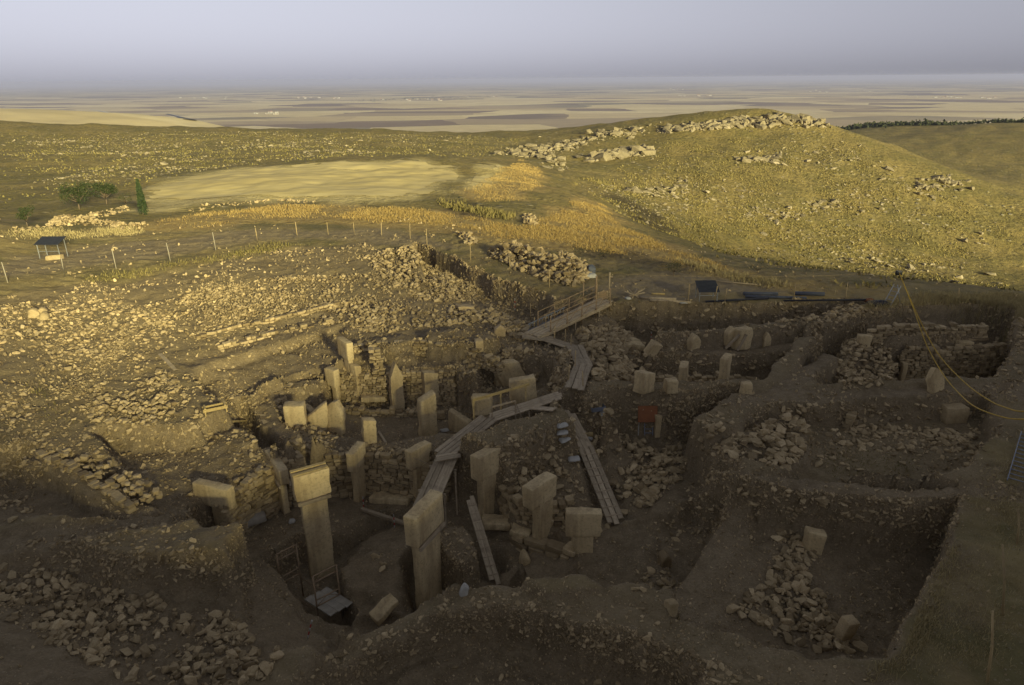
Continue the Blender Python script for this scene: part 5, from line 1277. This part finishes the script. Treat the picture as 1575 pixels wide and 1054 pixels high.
sack('white sack lying by the stone pile at the gate', 905, 427, 1.1, .6, .35, .2, name='cloth_sack', cat='sack', group=None)
sack('dark blue bundle beside the white sack at the gate', 909, 419, .6, .5, .6, .2, 'bluepipe', name='cloth_bundle', cat='bundle', group=None)
sack('black plastic sheet at the end of the stone pile', 890, 430, 1.0, .7, .2, .4, 'black', name='plastic_sheet', cat='sheet', group=None)
sack('white bag by the brown logs', 965, 460, .4, .3, .15, .4, name='plastic_bag', cat='bag', group=None)
sack('white paper bag in front of the brown logs', 1053, 468, .8, .3, .1, .4, name='plastic_bag', cat='bag', group=None)
b_ = hit(975, 458)
heap = empty('branch_heap', b_, 0, 'small heap of sticks left of the brown logs', 'sticks')
for k in range(9):
    a_ = random.uniform(0, 6.28); e_ = Vector((math.cos(a_) * .7, math.sin(a_) * .5, random.uniform(.2, .7))); link('stick', tube_mesh('stick', [(-e_ * .6)[:2] + (0.05,), (0, 0, .2), e_[:]], .025, 5), M['wood'], heap)

# fence posts
GF = 'thin fence posts round the dig'
fence = [(12, 435, 402, 'pale leaning fence post at the left edge'), (100, 425, 396, 'pale fence post in front of the slatted panel'), (179, 414, 383, 'first post right of the slatted panel'), (262, 402, 373, 'second post right of the slatted panel'),
         (332, 385, 357, 'third post right of the slatted panel'), (396, 373, 350, 'fourth post, above the darker tuft'), (457, 362, 341, 'fifth post, before the tall golden grass'), (505, 361, 341, 'sixth post in line, by the end of the golden grass'), (545, 362, 342, 'seventh post, left of the three posts above the heap'), (587, 362, 342, 'left of three posts above the sunlit heap'),
         (631, 368, 344, 'middle one of three posts above the sunlit heap'), (657, 378, 352, 'right of three posts above the sunlit heap'), (724, 402, 374, 'post on the track above the cut'), (784, 422, 394, 'post in front of the stone pile, left end'), (845, 442, 415, 'post in front of the stone pile, right end'),
         (1058, 471, 437, 'post right of the brown logs'), (1099, 471, 440, 'post beside the dark tilted panel'), (1114, 476, 444, 'short brown post on the brink of the far cut'), (1220, 466, 436, 'post above the thick pipes'), (1300, 463, 434, 'post between the pipes and the step ladder'), (1472, 464, 443, 'post in the grey grass, right of the cables'), (1559, 466, 452, 'last post in the grass at the far right')]
for px, pyb, pyt, lb in fence:
    b, w, h = stand(px - 2, px + 2, pyt, pyb)
    tag(link('fence_post', tube_mesh('fence_post', [(0, 0, -.2), (random.uniform(-.02, .02), 0, h / 2), (random.uniform(-.06, .06), 0, h)], .03, 7), M['post' if px < 340 else 'stake'], None, b), lb, 'post', GF, 'thing')
# ------------------------------------------------------------------ the hills: field, rocks, grass, trees
def drape(name, pts, lift, mat, step=None, n=40):
    """a sheet laid over the ground; outline in photo pixels"""
    P = [hit(*p) for p in pts]; xy = [(p.x, p.y) for p in P]
    xs = [p[0] for p in xy]; ys = [p[1] for p in xy]
    X, Y = np.meshgrid(np.linspace(min(xs), max(xs), n * 2), np.linspace(min(ys), max(ys), n * 2))
    sd = sdist(xy, X, Y) + 7.0 * fbm(X, Y, 9, 4, 5) - 2.0
    Z = heights(X.ravel(), Y.ravel()).reshape(X.shape) + lift
    F = grid_faces(*X.shape); keep = (sd.ravel()[F] > 0).all(1); F = F[keep]
    u, inv = np.unique(F, return_inverse=True)
    return link(name, mesh_np(name, np.stack([X.ravel(), Y.ravel(), Z.ravel()], 1)[u], inv.reshape(F.shape), True), mat)
def mat_stubble():
    t = NT('stubble_straw')
    rows = t.noise(1.0, 4, .6, t.mapped((.10, 1.1, .1)), .5); big = t.noise(.06, 4, .6)
    c = t.mix(t.ramp(rows, [(.35, 0), (.65, 1)]), (.58, .465, .200), (.68, .56, .27))
    c = t.mix(t.ramp(big, [(.45, 0), (.62, .4)]), c, (.50, .395, .165))
    t.bump(rows, .3, .1); t.color(c); return t.done()
M['stubble'] = mat_stubble()
tag(drape('stubble_field', [(222, 300), (262, 275), (340, 262), (450, 254), (560, 247), (640, 247), (690, 258), (706, 270), (690, 292), (650, 308), (560, 312), (450, 308), (380, 308), (300, 318), (235, 326)], .05, M['stubble'], n=90), 'pale harvested field beyond the golden grass', 'field', kind='structure')
tag(drape('stubble_field', [(735, 262), (765, 252), (775, 262), (745, 285), (720, 290)], .05, M['stubble'], n=40), 'small strip of pale stubble right of the harvested field', 'field', kind='structure')
def mat_rock():
    t = NT('weathered_outcrop_rock')
    a = t.noise(.8, 5, .6); b = t.noise(4, 5, .7)
    c = t.mix(t.ramp(a, [(.3, 0), (.7, 1)]), (.33, .275, .18), (.46, .40, .285))
    c = t.mix(t.ramp(b, [(.3, .6), (.5, 0)]), c, (.14, .115, .07)); c = t.mix(1.0, c, t.ramp(t.attr('tone'), [(0, (.7, .68, .62)), (1, (1.15, 1.12, 1.08))]), 'MULTIPLY')
    t.bump(b, .8, .3); t.color(c); return t.done()
M['rock'] = mat_rock()
def outcrop(label, line, n, smin, smax, spread=2.5, name='rock_outcrop', cat='rocks', cap=60):
    """a ledge of boulders along a line of photo pixels"""
    P = [hit(*p) for p in line]; seg = [(b - a).to_2d().length for a, b in zip(P[:-1], P[1:])]; cum = np.concatenate([[0], np.cumsum(seg)])
    mid = P[len(P) // 2]; root = empty(name, mid, 0, label, cat, 'ledges of rock on the far hill')
    t = RNG.uniform(0, cum[-1], n); x = np.interp(t, cum, [p.x for p in P]) + RNG.normal(0, spread, n); y = np.interp(t, cum, [p.y for p in P]) + RNG.normal(0, spread, n)
    s = smin * (smax / smin) ** (RNG.uniform(0, 1, n) ** 1.8); z = heights(x, y) + s * .12
    ang = np.stack([RNG.normal(0, .25, n), RNG.normal(0, .25, n), RNG.uniform(0, 6.28, n)], 1); scl = np.stack([s * 1.3, s, s * RNG.uniform(.8, 1.4, n)], 1)
    for m_ in (): pass
    tone = RNG.uniform(0, 1, n); pos = np.stack([x, y, z], 1); d = np.linalg.norm(pos - np.array(CAM), axis=1); px = FPX * s / d
    big = np.argsort(-px)[:cap]; big = big[px[big] > 6]; sel = np.zeros(n, bool); sel[big] = True; org = np.array(root.location)
    for i in big:
        o = bpy.data.objects.new('boulder', ROCKF_ME[int(RNG.integers(len(ROCKF_ME)))]); COL.objects.link(o); o.parent = root
        o.location = pos[i] - org; o.rotation_euler = ang[i]; o.scale = scl[i]
    if (~sel).any(): tag(link('rubble', joined(ROCKS, pos[~sel] - org, ang[~sel], scl[~sel], tone[~sel], 'rubble'), M['rock'], root), kind='stuff')
ROCKF_ME = rock_meshes(ROCKS, 'boulder')
for m_ in ROCKF_ME: m_.materials.append(M['rock'])
outcrop('main cliff band of pale rock under the hilltop', [(1020, 202), (1080, 196), (1130, 190), (1180, 188), (1230, 184), (1262, 190)], 900, .4, 3.0, 1.5, cap=150)
outcrop('broken ledge of pale rock left of the hilltop cliff', [(790, 238), (850, 226), (920, 210), (990, 200)], 520, .3, 2.4, 2.8, cap=110)
outcrop('bulky pale crags at the left end of the hill', [(905, 245), (940, 240), (975, 238), (990, 230)], 260, .5, 3.8, 1.8, cap=90)
outcrop('low pale crags above the tall golden bank', [(795, 240), (830, 232), (850, 245), (860, 262)], 90, .4, 2.4, 1.6, cap=50)
outcrop('short ledge of rock halfway up the hill', [(1130, 248), (1160, 246), (1195, 244)], 80, .4, 2.2, 1.0, cap=40)
outcrop('scattered ledge on the left hillside below the cliff', [(970, 300), (1020, 292), (1060, 290)], 90, .3, 1.8, 2.0, cap=40)
outcrop('rocky shoulder on the right slope of the hill', [(1400, 292), (1430, 288), (1462, 278), (1485, 288)], 110, .4, 2.6, 1.6, cap=50)
outcrop('small rock step low on the right of the hill', [(1240, 322), (1270, 316), (1290, 312)], 50, .3, 1.6, 1.4, cap=20)
outcrop('thin rock line near the bottom of the hill', [(1150, 335), (1190, 330), (1230, 326)], 60, .3, 1.3, 1.6, cap=20)
# stones strewn over the hills: too many to count
def strew(n, poly, smin, smax, label, lib=CHIPS, mat='rock', name='hillside_stones', clump=1.0):
    P = [hit(*p) for p in poly]; xy = [(p.x, p.y) for p in P]; x, y = sample_poly(xy, n)
    k = RNG.uniform(0, 1, len(x)) < np.clip(.35 + clump * 1.6 * fbm(x, y, 14, 3, 13), .03, 1) * sstep((sdist(xy, x, y) + 10 * fbm(x, y, 12, 3, 29)) / 12); x, y = x[k], y[k]
    s = smin * (smax / smin) ** (RNG.uniform(0, 1, len(x)) ** 2.2); m = len(x)
    me = joined(lib, np.stack([x, y, heights(x, y) + s * .1], 1), np.stack([RNG.normal(0, .3, m), RNG.normal(0, .3, m), RNG.uniform(0, 6.28, m)], 1), np.stack([s * 1.3, s, s * .8], 1), RNG.uniform(0, 1, m), name)
    return tag(link(name, me, M[mat]), label, 'stones', kind='stuff')
strew(16000, [(0, 205), (300, 200), (640, 208), (830, 205), (900, 235), (780, 245), (640, 240), (450, 248), (250, 275), (120, 290), (0, 300)], .12, .65, 'pale stones strewn over the far left hillside')
strew(15000, [(860, 270), (1000, 215), (1170, 205), (1330, 225), (1575, 330), (1575, 450), (1300, 440), (1100, 395), (1000, 350)], .15, .9, 'pale stones strewn over the slope of the rocky hill')

strew(1000, [(880, 262), (1000, 212), (1170, 200), (1330, 222), (1575, 325), (1575, 430), (1300, 430), (1100, 380), (1000, 335)], .4, 1.9, 'larger grey rocks dotted over the slope of the rocky hill', ROCKS, clump=1.6)
strew(1000, [(0, 215), (300, 205), (640, 210), (860, 205), (900, 235), (780, 245), (640, 238), (450, 246), (250, 268), (0, 285)], .35, 1.3, 'larger grey rocks dotted over the far left hillside', ROCKS, clump=1.6)
# ------------------------------------------------------------------ grass
def mat_grass(name, c0, c1):
    t = NT(name); r = t.attr('tone')
    c = t.mix(r, c0, c1); t.color(c); t.b.inputs['Specular IOR Level'].default_value = .1
    return t.done()
M['gold'] = mat_grass('golden_dry_grass', (.34, .225, .075), (.49, .365, .145))
M['straw'] = mat_grass('pale_dry_grass', (.33, .26, .12), (.47, .39, .20))
M['hillstraw'] = mat_grass('hill_straw', (.25, .195, .072), (.34, .275, .115))
M['tuft'] = mat_grass('olive_tufts', (.155, .135, .046), (.29, .235, .095))
def blades(name, label, poly, n, h0, h1, mat, width=.05, clump=.8, lean=.35, soft=2.0):
    P = [hit(*p) for p in poly]; xy = [(p.x, p.y) for p in P]; x, y = sample_poly(xy, n)
    k = RNG.uniform(0, 1, len(x)) < np.clip(.5 + clump * 1.8 * fbm(x, y, 4, 3, 23), .02, 1) * sstep((sdist(xy, x, y) + soft * 1.5 * fbm(x, y, 5, 3, 29)) / soft); x, y = x[k], y[k]; m = len(x)
    z = heights(x, y); h = RNG.uniform(h0, h1, m); a = RNG.uniform(0, 6.28, m); w = width * RNG.uniform(.6, 1.4, m)
    dx, dy = np.cos(a) * w, np.sin(a) * w; lx, ly = RNG.normal(0, lean, m) * h, RNG.normal(0, lean, m) * h
    b = np.stack([x, y, z - .03], 1); o = np.stack([dx, dy, np.zeros(m)], 1); md = b + np.stack([lx * .35, ly * .35, h * .6], 1); tp = b + np.stack([lx, ly, h], 1)
    V = np.stack([b - o, b + o, md + o * .6, md - o * .6, tp], 1).reshape(-1, 3); i = np.arange(m)[:, None] * 5
    F = np.concatenate([i + [0, 1, 2], i + [0, 2, 3], i + [3, 2, 4]])
    return tag(link(name, mesh_np(name, V, F, False, np.repeat(RNG.uniform(0, 1, m), 5)), M[mat]), label, 'grass', kind='stuff')
blades('tall_grass', 'tall golden grass bank below the harvested field', [(235, 338), (330, 325), (430, 314), (520, 316), (640, 320), (720, 330), (700, 350), (600, 345), (500, 338), (420, 338), (330, 350), (240, 352)], 30000, .08, .32, 'gold', .02)
blades('tall_grass', 'orange golden grass on the steep bank at the foot of the crags', [(705, 298), (760, 270), (800, 245), (835, 262), (838, 290), (800, 310), (740, 312)], 26000, .08, .30, 'gold', .025, .5)
blades('tall_grass', 'golden grass filling the hollow behind the track', [(700, 330), (800, 345), (870, 310), (930, 315), (960, 350), (1050, 380), (1150, 420), (1100, 425), (1000, 400), (920, 390), (850, 380), (760, 375), (690, 352)], 50000, .08, .32, 'gold', .02, .9)
blades('tall_grass', 'strip of golden grass along the edge of the deep valley', [(1040, 400), (1180, 430), (1280, 446), (1290, 456), (1180, 445), (1060, 418)], 12000, .15, .5, 'straw', .02)
blades('tall_grass', 'grey straw grass on the rim at the right', [(1330, 470), (1400, 455), (1600, 458), (1600, 500), (1450, 498), (1340, 492)], 44000, .18, .52, 'straw', .014, .5)
blades('tall_grass', 'straw tufts round the stone ring and trees', [(-20, 355), (80, 350), (220, 345), (230, 360), (100, 372), (-20, 380)], 9000, .08, .28, 'straw', .02)
blades('short_grass', 'short dry grass on the strip at the right edge', [(1500, 640), (1600, 610), (1600, 1054), (1400, 1054), (1450, 900), (1490, 760)], 30000, .04, .16, 'straw', .012, .5)
blades('short_grass', 'dry grass tuft on the crest of the foreground bank', [(815, 895), (850, 878), (905, 882), (925, 905), (860, 905)], 5000, .06, .26, 'straw', .012, .3)
blades('short_grass', 'grass along the bank beside the big trench', [(1390, 1000), (1450, 850), (1475, 850), (1440, 960), (1400, 1040), (1330, 1054), (1330, 1035)], 6000, .06, .25, 'straw', .012, .3)
blades('green_tufts', 'olive green tufts at the foot of the far left rubble', [(30, 580), (75, 590), (140, 630), (130, 655), (80, 655), (40, 620)], 5000, .05, .25, 'tuft', .02, .8)
blades('green_tufts', 'dark green tufts on the left bank above its pebbly face', [(20, 815), (100, 800), (150, 800), (90, 835), (20, 835)], 3500, .04, .2, 'tuft', .015, .8)
blades('green_tufts', 'low weeds on the floor of the shallow trench', [(1240, 680), (1330, 690), (1420, 700), (1400, 735), (1260, 735)], 5000, .03, .15, 'tuft', .015, .9)
blades('green_tufts', 'olive tufts along the ground below the fence', [(120, 425), (300, 395), (420, 372), (520, 372), (400, 395), (250, 420), (130, 440)], 7000, .05, .3, 'tuft', .025, .9)
blades('hill_grass', 'coarse grass tussocks on the slope of the rocky hill', [(870, 275), (1000, 220), (1170, 200), (1330, 225), (1575, 330), (1575, 455), (1300, 445), (1100, 400), (1000, 350)], 60000, .12, .42, 'tuft', .10, .8, .6, 14)
blades('hill_grass', 'straw coloured tussocks on the slope of the rocky hill', [(870, 275), (1000, 220), (1170, 200), (1330, 225), (1575, 330), (1575, 455), (1300, 445), (1100, 400), (1000, 350)], 30000, .12, .40, 'hillstraw', .10, .8, .6, 14)
blades('hill_grass', 'olive tussocks over the far left hillside', [(-20, 205), (300, 200), (640, 208), (830, 210), (800, 245), (640, 240), (450, 248), (250, 275), (120, 300), (-20, 320)], 22000, .12, .34, 'tuft', .12, .9, .6, 10)
blades('hill_grass', 'dark dead scrub along the gully behind the track', [(665, 305), (720, 310), (790, 330), (800, 345), (740, 335), (680, 320)], 5000, .2, .7, 'tuft', .06, .6)

# ------------------------------------------------------------------ trees and bushes
def mat_leaf(name, c0, c1):
    t = NT(name); t.color(t.mix(t.attr('tone'), c0, c1)); t.rough(.7); return t.done()
M['leaf'] = mat_leaf('broad_green_leaf', (.022, .034, .012), (.062, .078, .028)); M['cyp'] = mat_leaf('cypress_green', (.016, .030, .011), (.048, .066, .024))
M['bark'] = mat_plain('grey_brown_bark', (.16, .12, .08), .9); M['scrub'] = mat_leaf('dark_scrub', (.028, .036, .014), (.065, .07, .03))
def tree(label, px0, px1, pyt, pyb, kind='round', n=2600, name='fruit_tree', cat='tree', mat='leaf', group=None):
    b, w, h = stand(px0, px1, pyt, pyb); root = empty(name, b, random.uniform(0, 6), label, cat, group)
    r = random.Random(int(px0 * 7 + pyt)); pts, rad = [], []
    trunk_h = h * (.3 if kind == 'round' else .12)
    link('trunk', tube_mesh('trunk', [(0, 0, -.2), (.03 * h, 0, trunk_h * .6), (.02 * h, .02 * h, trunk_h), (0, 0, h * .7)], [h * .035, h * .03, h * .026, h * .008], 7), M['bark'], root)
    C = []
    if kind == 'round':
        for k in range(9):
            a = k * 2.4 + r.uniform(-.4, .4); rr = w * .5 * r.uniform(.35, .8); c = Vector((math.cos(a) * rr, math.sin(a) * rr, h * r.uniform(.45, .9))); C.append((c, w * r.uniform(.13, .24)))
            link('limb', tube_mesh('limb', [(0, 0, trunk_h * .9), (c * .55 + Vector((0, 0, h * .1)))[:], c[:]], [h * .02, h * .013, h * .006], 5), M['bark'], root)
    else:
        for k in range(14):
            f = (k + .5) / 14; C.append((Vector((0, 0, h * (.1 + .88 * f))), w * .5 * (1 - f) ** .6 * .9 + .03))
    V, T = [], []
    for i in range(n):
        c, s = C[r.randrange(len(C))]; d = Vector((r.gauss(0, 1), r.gauss(0, 1), r.gauss(0, 1))).normalized() * s * r.uniform(.35, 1.12) ** .7
        if kind != 'round': d.z *= 1.6
        p = c + d; l = h * r.uniform(.02, .04) * (1 if kind == 'round' else .8); a = Vector((r.gauss(0, 1), r.gauss(0, 1), r.gauss(0, .6))).normalized() * l
        if kind != 'round': a = Vector((a.x * .4, a.y * .4, l))
        q = a.cross(Vector((r.gauss(0, 1), r.gauss(0, 1), r.gauss(0, 1)))).normalized() * l * .45
        V += [p - a, p + q, p + a, p - q]; T += [r.random()] * 4
    F = np.arange(len(V)).reshape(-1, 4)
    tag(link('crown', mesh_np('crown', np.array([v[:] for v in V]), F, False, np.array(T)), M[mat], root), kind=None)
    return root
tree('larger round bushy tree left of the cypress', 98, 147, 281, 322)
tree('smaller round bushy tree between the larger one and the cypress', 144, 184, 279, 314)
tree('tall narrow cypress by the corner of the harvested field', 214, 229, 274, 330, 'tall', 2600, 'cypress_tree', 'tree', 'cyp')
tree('small green bush tree at the far left behind the stone ring', 30, 56, 316, 348, n=1400)
tree('thin leaning shrub between the round trees and the cypress', 183, 205, 296, 318, n=500, name='shrub', cat='shrub')
for lb, a in (('leftmost dark shrub on the far left hillside', (2, 10, 226, 231)), ('second dark shrub on the far left hillside', (32, 38, 225, 230)), ('third dark shrub on the far left hillside', (46, 53, 224, 229)), ('largest dark shrub on the far left hillside', (58, 68, 222, 229)), ('lone dark shrub lower on the far left hillside', (92, 100, 241, 246)), ('tiny shrub at the top of the left hillside', (64, 69, 194, 197)), ('small green shrub at the edge of the harvested field', (558, 569, 309, 317))):
    tree(lb, *a, n=350, name='shrub', cat='shrub', mat='scrub', group='shrubs on the hills')
for lb, a in (('dark dry bush right of the golden hollow, left one', (880, 905, 382, 394)), ('dark dry bush right of the golden hollow, middle one', (915, 940, 385, 398)), ('dark dry bush at the edge of the golden strip', (1022, 1050, 404, 424)), ('dry bush on the golden slope above the pipes', (1150, 1180, 405, 420))):
    tree(lb, *a, n=900, name='dry_bush', cat='bush', mat='scrub', group='dry bushes behind the track')

# ------------------------------------------------------------------ piles and ruins beyond the rim
rubble('long heap of stacked pale stones beside the track', [(750, 385), (790, 388), (850, 398), (890, 402), (910, 415), (905, 430), (880, 442), (840, 432), (790, 412), (755, 396)], 52, .22, .7, 1.4, name='stone_pile', cat='stone pile', pile=1.1, min_px=8)
rubble('small patch of pale stones in the grass above the long heap', [(702, 358), (725, 360), (738, 375), (718, 378), (705, 368)], 26, .2, .55, 1.5, name='stone_pile', cat='stone pile', pile=.4)
rubble('knoll of pale stones at the end of the dark gully', [(805, 328), (825, 332), (824, 350), (806, 344)], 22, .25, .8, 1.5, name='stone_pile', cat='stone pile', pile=.6)
rubble('ruined ring of pale stones under the two round trees', [(72, 345), (85, 335), (110, 332), (150, 338), (175, 342), (200, 346), (222, 343), (225, 350), (190, 356), (160, 350), (120, 346), (75, 352)], 14, .2, .6, 1.7, name='ruined_ring', cat='ruin', pile=.3, min_px=8)
rubble('back of the stone ring behind the two round trees', [(130, 330), (170, 322), (195, 318), (200, 324), (170, 332), (140, 338)], 8, .2, .55, 1.7, name='ruined_ring', cat='ruin', pile=.2, min_px=8)
rubble('loose pale stones left of the stone ring', [(15, 350), (60, 348), (62, 356), (18, 358)], 10, .2, .5, 1.6, name='stone_pile', cat='stone pile', pile=.3, min_px=8)
rubble('line of pale stones behind the golden grass bank', [(290, 322), (350, 312), (400, 308), (490, 306), (490, 311), (400, 314), (350, 318), (292, 328)], 5, .2, .6, 1.6, name='stone_line', cat='stones', min_px=8)
rubble('low line of stones along the track edge below the grass', [(600, 336), (680, 340), (745, 348), (745, 354), (680, 347), (600, 341)], 6, .15, .45, 1.6, name='stone_line', cat='stones', min_px=8)

# ------------------------------------------------------------------ the plain: woods, villages, roads
def house(label, px, py, w, d, h, wall='hwhite', gable=False, group='far farm buildings'):
    c = hit(px, py); root = empty('farm_building', c, random.uniform(-.4, .4), label, 'building', group)
    link('wall', beam_mesh('wall', w, d, h, .05), M[wall], root, (0, 0, h / 2))
    bm = bmesh.new()
    if gable:
        vs = [bm.verts.new(v) for v in ((-w * .53, -d * .55, h), (w * .53, -d * .55, h), (w * .53, d * .55, h), (-w * .53, d * .55, h), (-w * .53, 0, h * 1.45), (w * .53, 0, h * 1.45))]
        for f in ((0, 1, 5, 4), (2, 3, 4, 5), (0, 4, 3), (1, 2, 5), (3, 2, 1, 0)): bm.faces.new([vs[i] for i in f])
    else:
        bmesh.ops.create_cube(bm, size=1.0)
        for v in bm.verts: v.co = Vector((v.co.x * w * 1.04, v.co.y * d * 1.04, h + .02 + (v.co.z + .5) * .5))
    me = bpy.data.meshes.new('roof'); bm.to_mesh(me); bm.free(); link('roof', me, M['hroof' if gable else 'hgrey'], root)
    k = max(1, int(w / 9))
    for i in range(k): link('window', beam_mesh('window', w / k * .4, .2, h * .35), M['dark'], root, ((i + .5) * w / k - w / 2, -d / 2 - .05, h * .55))
M['hwhite'] = mat_plain('whitewashed_wall', (.40, .385, .345), .9, 0, .1); M['hcream'] = mat_plain('cream_wall', (.33, .295, .235), .9, 0, .1); M['hroof'] = mat_plain('red_tile_roof', (.34, .15, .10), .9); M['hgrey'] = mat_plain('grey_flat_roof', (.42, .41, .39), .9)
LBV = 'white block of a far village on the plain'
random.seed(31)
ORD = 'first second third fourth fifth sixth seventh eighth ninth tenth eleventh twelfth'.split()
for px, py, n, sp, lb in ((500, 150, 12, 42, 'large hazy village left of centre'), (630, 154, 10, 55, 'long farm row mid plain'), (415, 175, 7, 26, 'scatter of houses before the wheat fields'), (310, 150, 6, 40, 'faint village at the far left of the plain'), (745, 148, 4, 30, 'small hamlet left of the wide brown field'),
                          (1060, 147, 8, 36, 'hamlet just above the rocky hilltop'), (1440, 150, 8, 45, 'village at the right of the plain'), (1515, 151, 4, 18, 'white farm at the far right of the plain'), (1300, 140, 6, 60, 'faint row of houses right of the hilltop'), (1010, 137, 4, 50, 'faintest houses far out above the hill')):
    for k, x_ in enumerate(sorted(px + random.uniform(-sp, sp) for _ in range(n))):
        house(ORD[k] + ' building from the left in the ' + lb, x_, py + random.uniform(-1.5, 1.5), random.uniform(10, 26), random.uniform(9, 14), random.uniform(3.5, 7), random.choice(('hwhite', 'hwhite', 'hcream')), random.random() < .3)
def wood(label, px0, px1, pyc, n, hh=5.0, depth=40, name='far_woodland', rng=None):
    """far-off wood: a mass of small crowns"""
    V, F, T = [], [], []; Vr, Fr = CHIPS[0]; pos, s = [], []
    for i in range(n):
        px = random.uniform(px0, px1); p = hit(px, (np.interp(px, *zip(*pyc)) if isinstance(pyc, list) else pyc) + random.gauss(0, .8)) if rng is None else at_range(px, 190, rng); q = p + Vector((random.gauss(0, depth * .3), random.gauss(0, depth), 0))
        pos.append(q[:2]); s.append(hh * random.uniform(.5, 1.2))
    pos = np.array(pos); s = np.array(s); P = np.stack([pos[:, 0], pos[:, 1], heights(pos[:, 0], pos[:, 1]) + s * .35], 1)
    out = []
    for k in range(5):   # several tufts per crown
        out.append((P + RNG.normal(0, 1, P.shape) * (s * .22)[:, None], s * RNG.uniform(.35, .6, n)))
    P2 = np.concatenate([o[0] for o in out]); S2 = np.concatenate([o[1] for o in out])
    me = joined(CHIPS, P2, RNG.uniform(0, 6.28, (len(P2), 3)), np.stack([S2, S2, S2 * 1.1], 1), RNG.uniform(0, 1, len(P2)), name)
    return tag(link(name, me, M['scrub']), label, 'woodland', kind='stuff')
wood('dark green pine plantation behind the rocky hill', 1262, 1420, [(1262, 187), (1330, 190), (1420, 186)], 800, 3.6, 14, rng=600)
wood('thin dark tree belt running right from the plantation', 1400, 1590, [(1400, 186), (1500, 189), (1590, 186)], 300, 2.8, 5, rng=575)
wood('hazy dark groves near the far village', 550, 760, [(550, 155), (760, 148)], 260, 9, 150)
M['asphalt'] = mat_plain('grey_asphalt', (.06, .06, .07), .9); M['chalk'] = mat_plain('white_road_cut', (.55, .53, .47), .95)
def ribbon(name, label, pts, width, mat):
    P = [hit(*p) for p in pts]; V, F = [], []
    Q = []
    for a, b in zip(P[:-1], P[1:]):
        for k in range(8): Q.append(a.lerp(b, k / 8))
    Q.append(P[-1])
    for i, q in enumerate(Q):
        t = (Q[min(i + 1, len(Q) - 1)] - Q[max(i - 1, 0)]).to_2d().normalized(); s_ = Vector((-t.y, t.x)) * width / 2
        for e in (-1, 1): x, y = q.x + s_.x * e, q.y + s_.y * e; V.append((x, y, max(height(x, y), q.z) + .8))
    for i in range(len(Q) - 1): F.append((2 * i, 2 * i + 1, 2 * i + 3, 2 * i + 2))
    return tag(link(name, mesh_np(name, np.array(V), np.array(F)), M[mat]), label, 'road', kind='structure')
ribbon('highway_road', 'dark motorway cutting seen beyond the left hill', [(256, 175), (275, 180), (293, 186)], 16, 'asphalt')
ribbon('highway_road', 'white motorway embankment beyond the left hill', [(262, 175), (280, 180), (297, 186)], 7, 'chalk')
ribbon('highway_road', 'short white stretch of motorway further left', [(138, 167), (152, 169), (168, 173)], 14, 'chalk')
# ------------------------------------------------------------------ dusty air over the plain
HZ = 47500.0
bm = bmesh.new(); bmesh.ops.create_cube(bm, size=1.0)
for v in bm.verts: v.co = Vector((v.co.x * 2 * HZ, v.co.y * 2 * HZ, -165.0 if v.co.z < 0 else 34.0))
hz = bpy.data.meshes.new('haze'); bm.to_mesh(hz); bm.free()
hm = bpy.data.materials.new('dusty_air'); hm.use_nodes = True; ht = hm.node_tree; ht.nodes.clear()
ho = ht.nodes.new('ShaderNodeOutputMaterial'); hv = ht.nodes.new('ShaderNodeVolumePrincipled')
hv.inputs['Color'].default_value = (0.41, 0.45, 0.77, 1); hv.inputs['Density'].default_value = 8.5e-5; hv.inputs['Anisotropy'].default_value = 0.0
ht.links.new(hv.outputs[0], ho.inputs['Volume'])
tag(link('haze', hz, hm), 'thin pale dust haze over the plain', 'haze', kind='stuff')
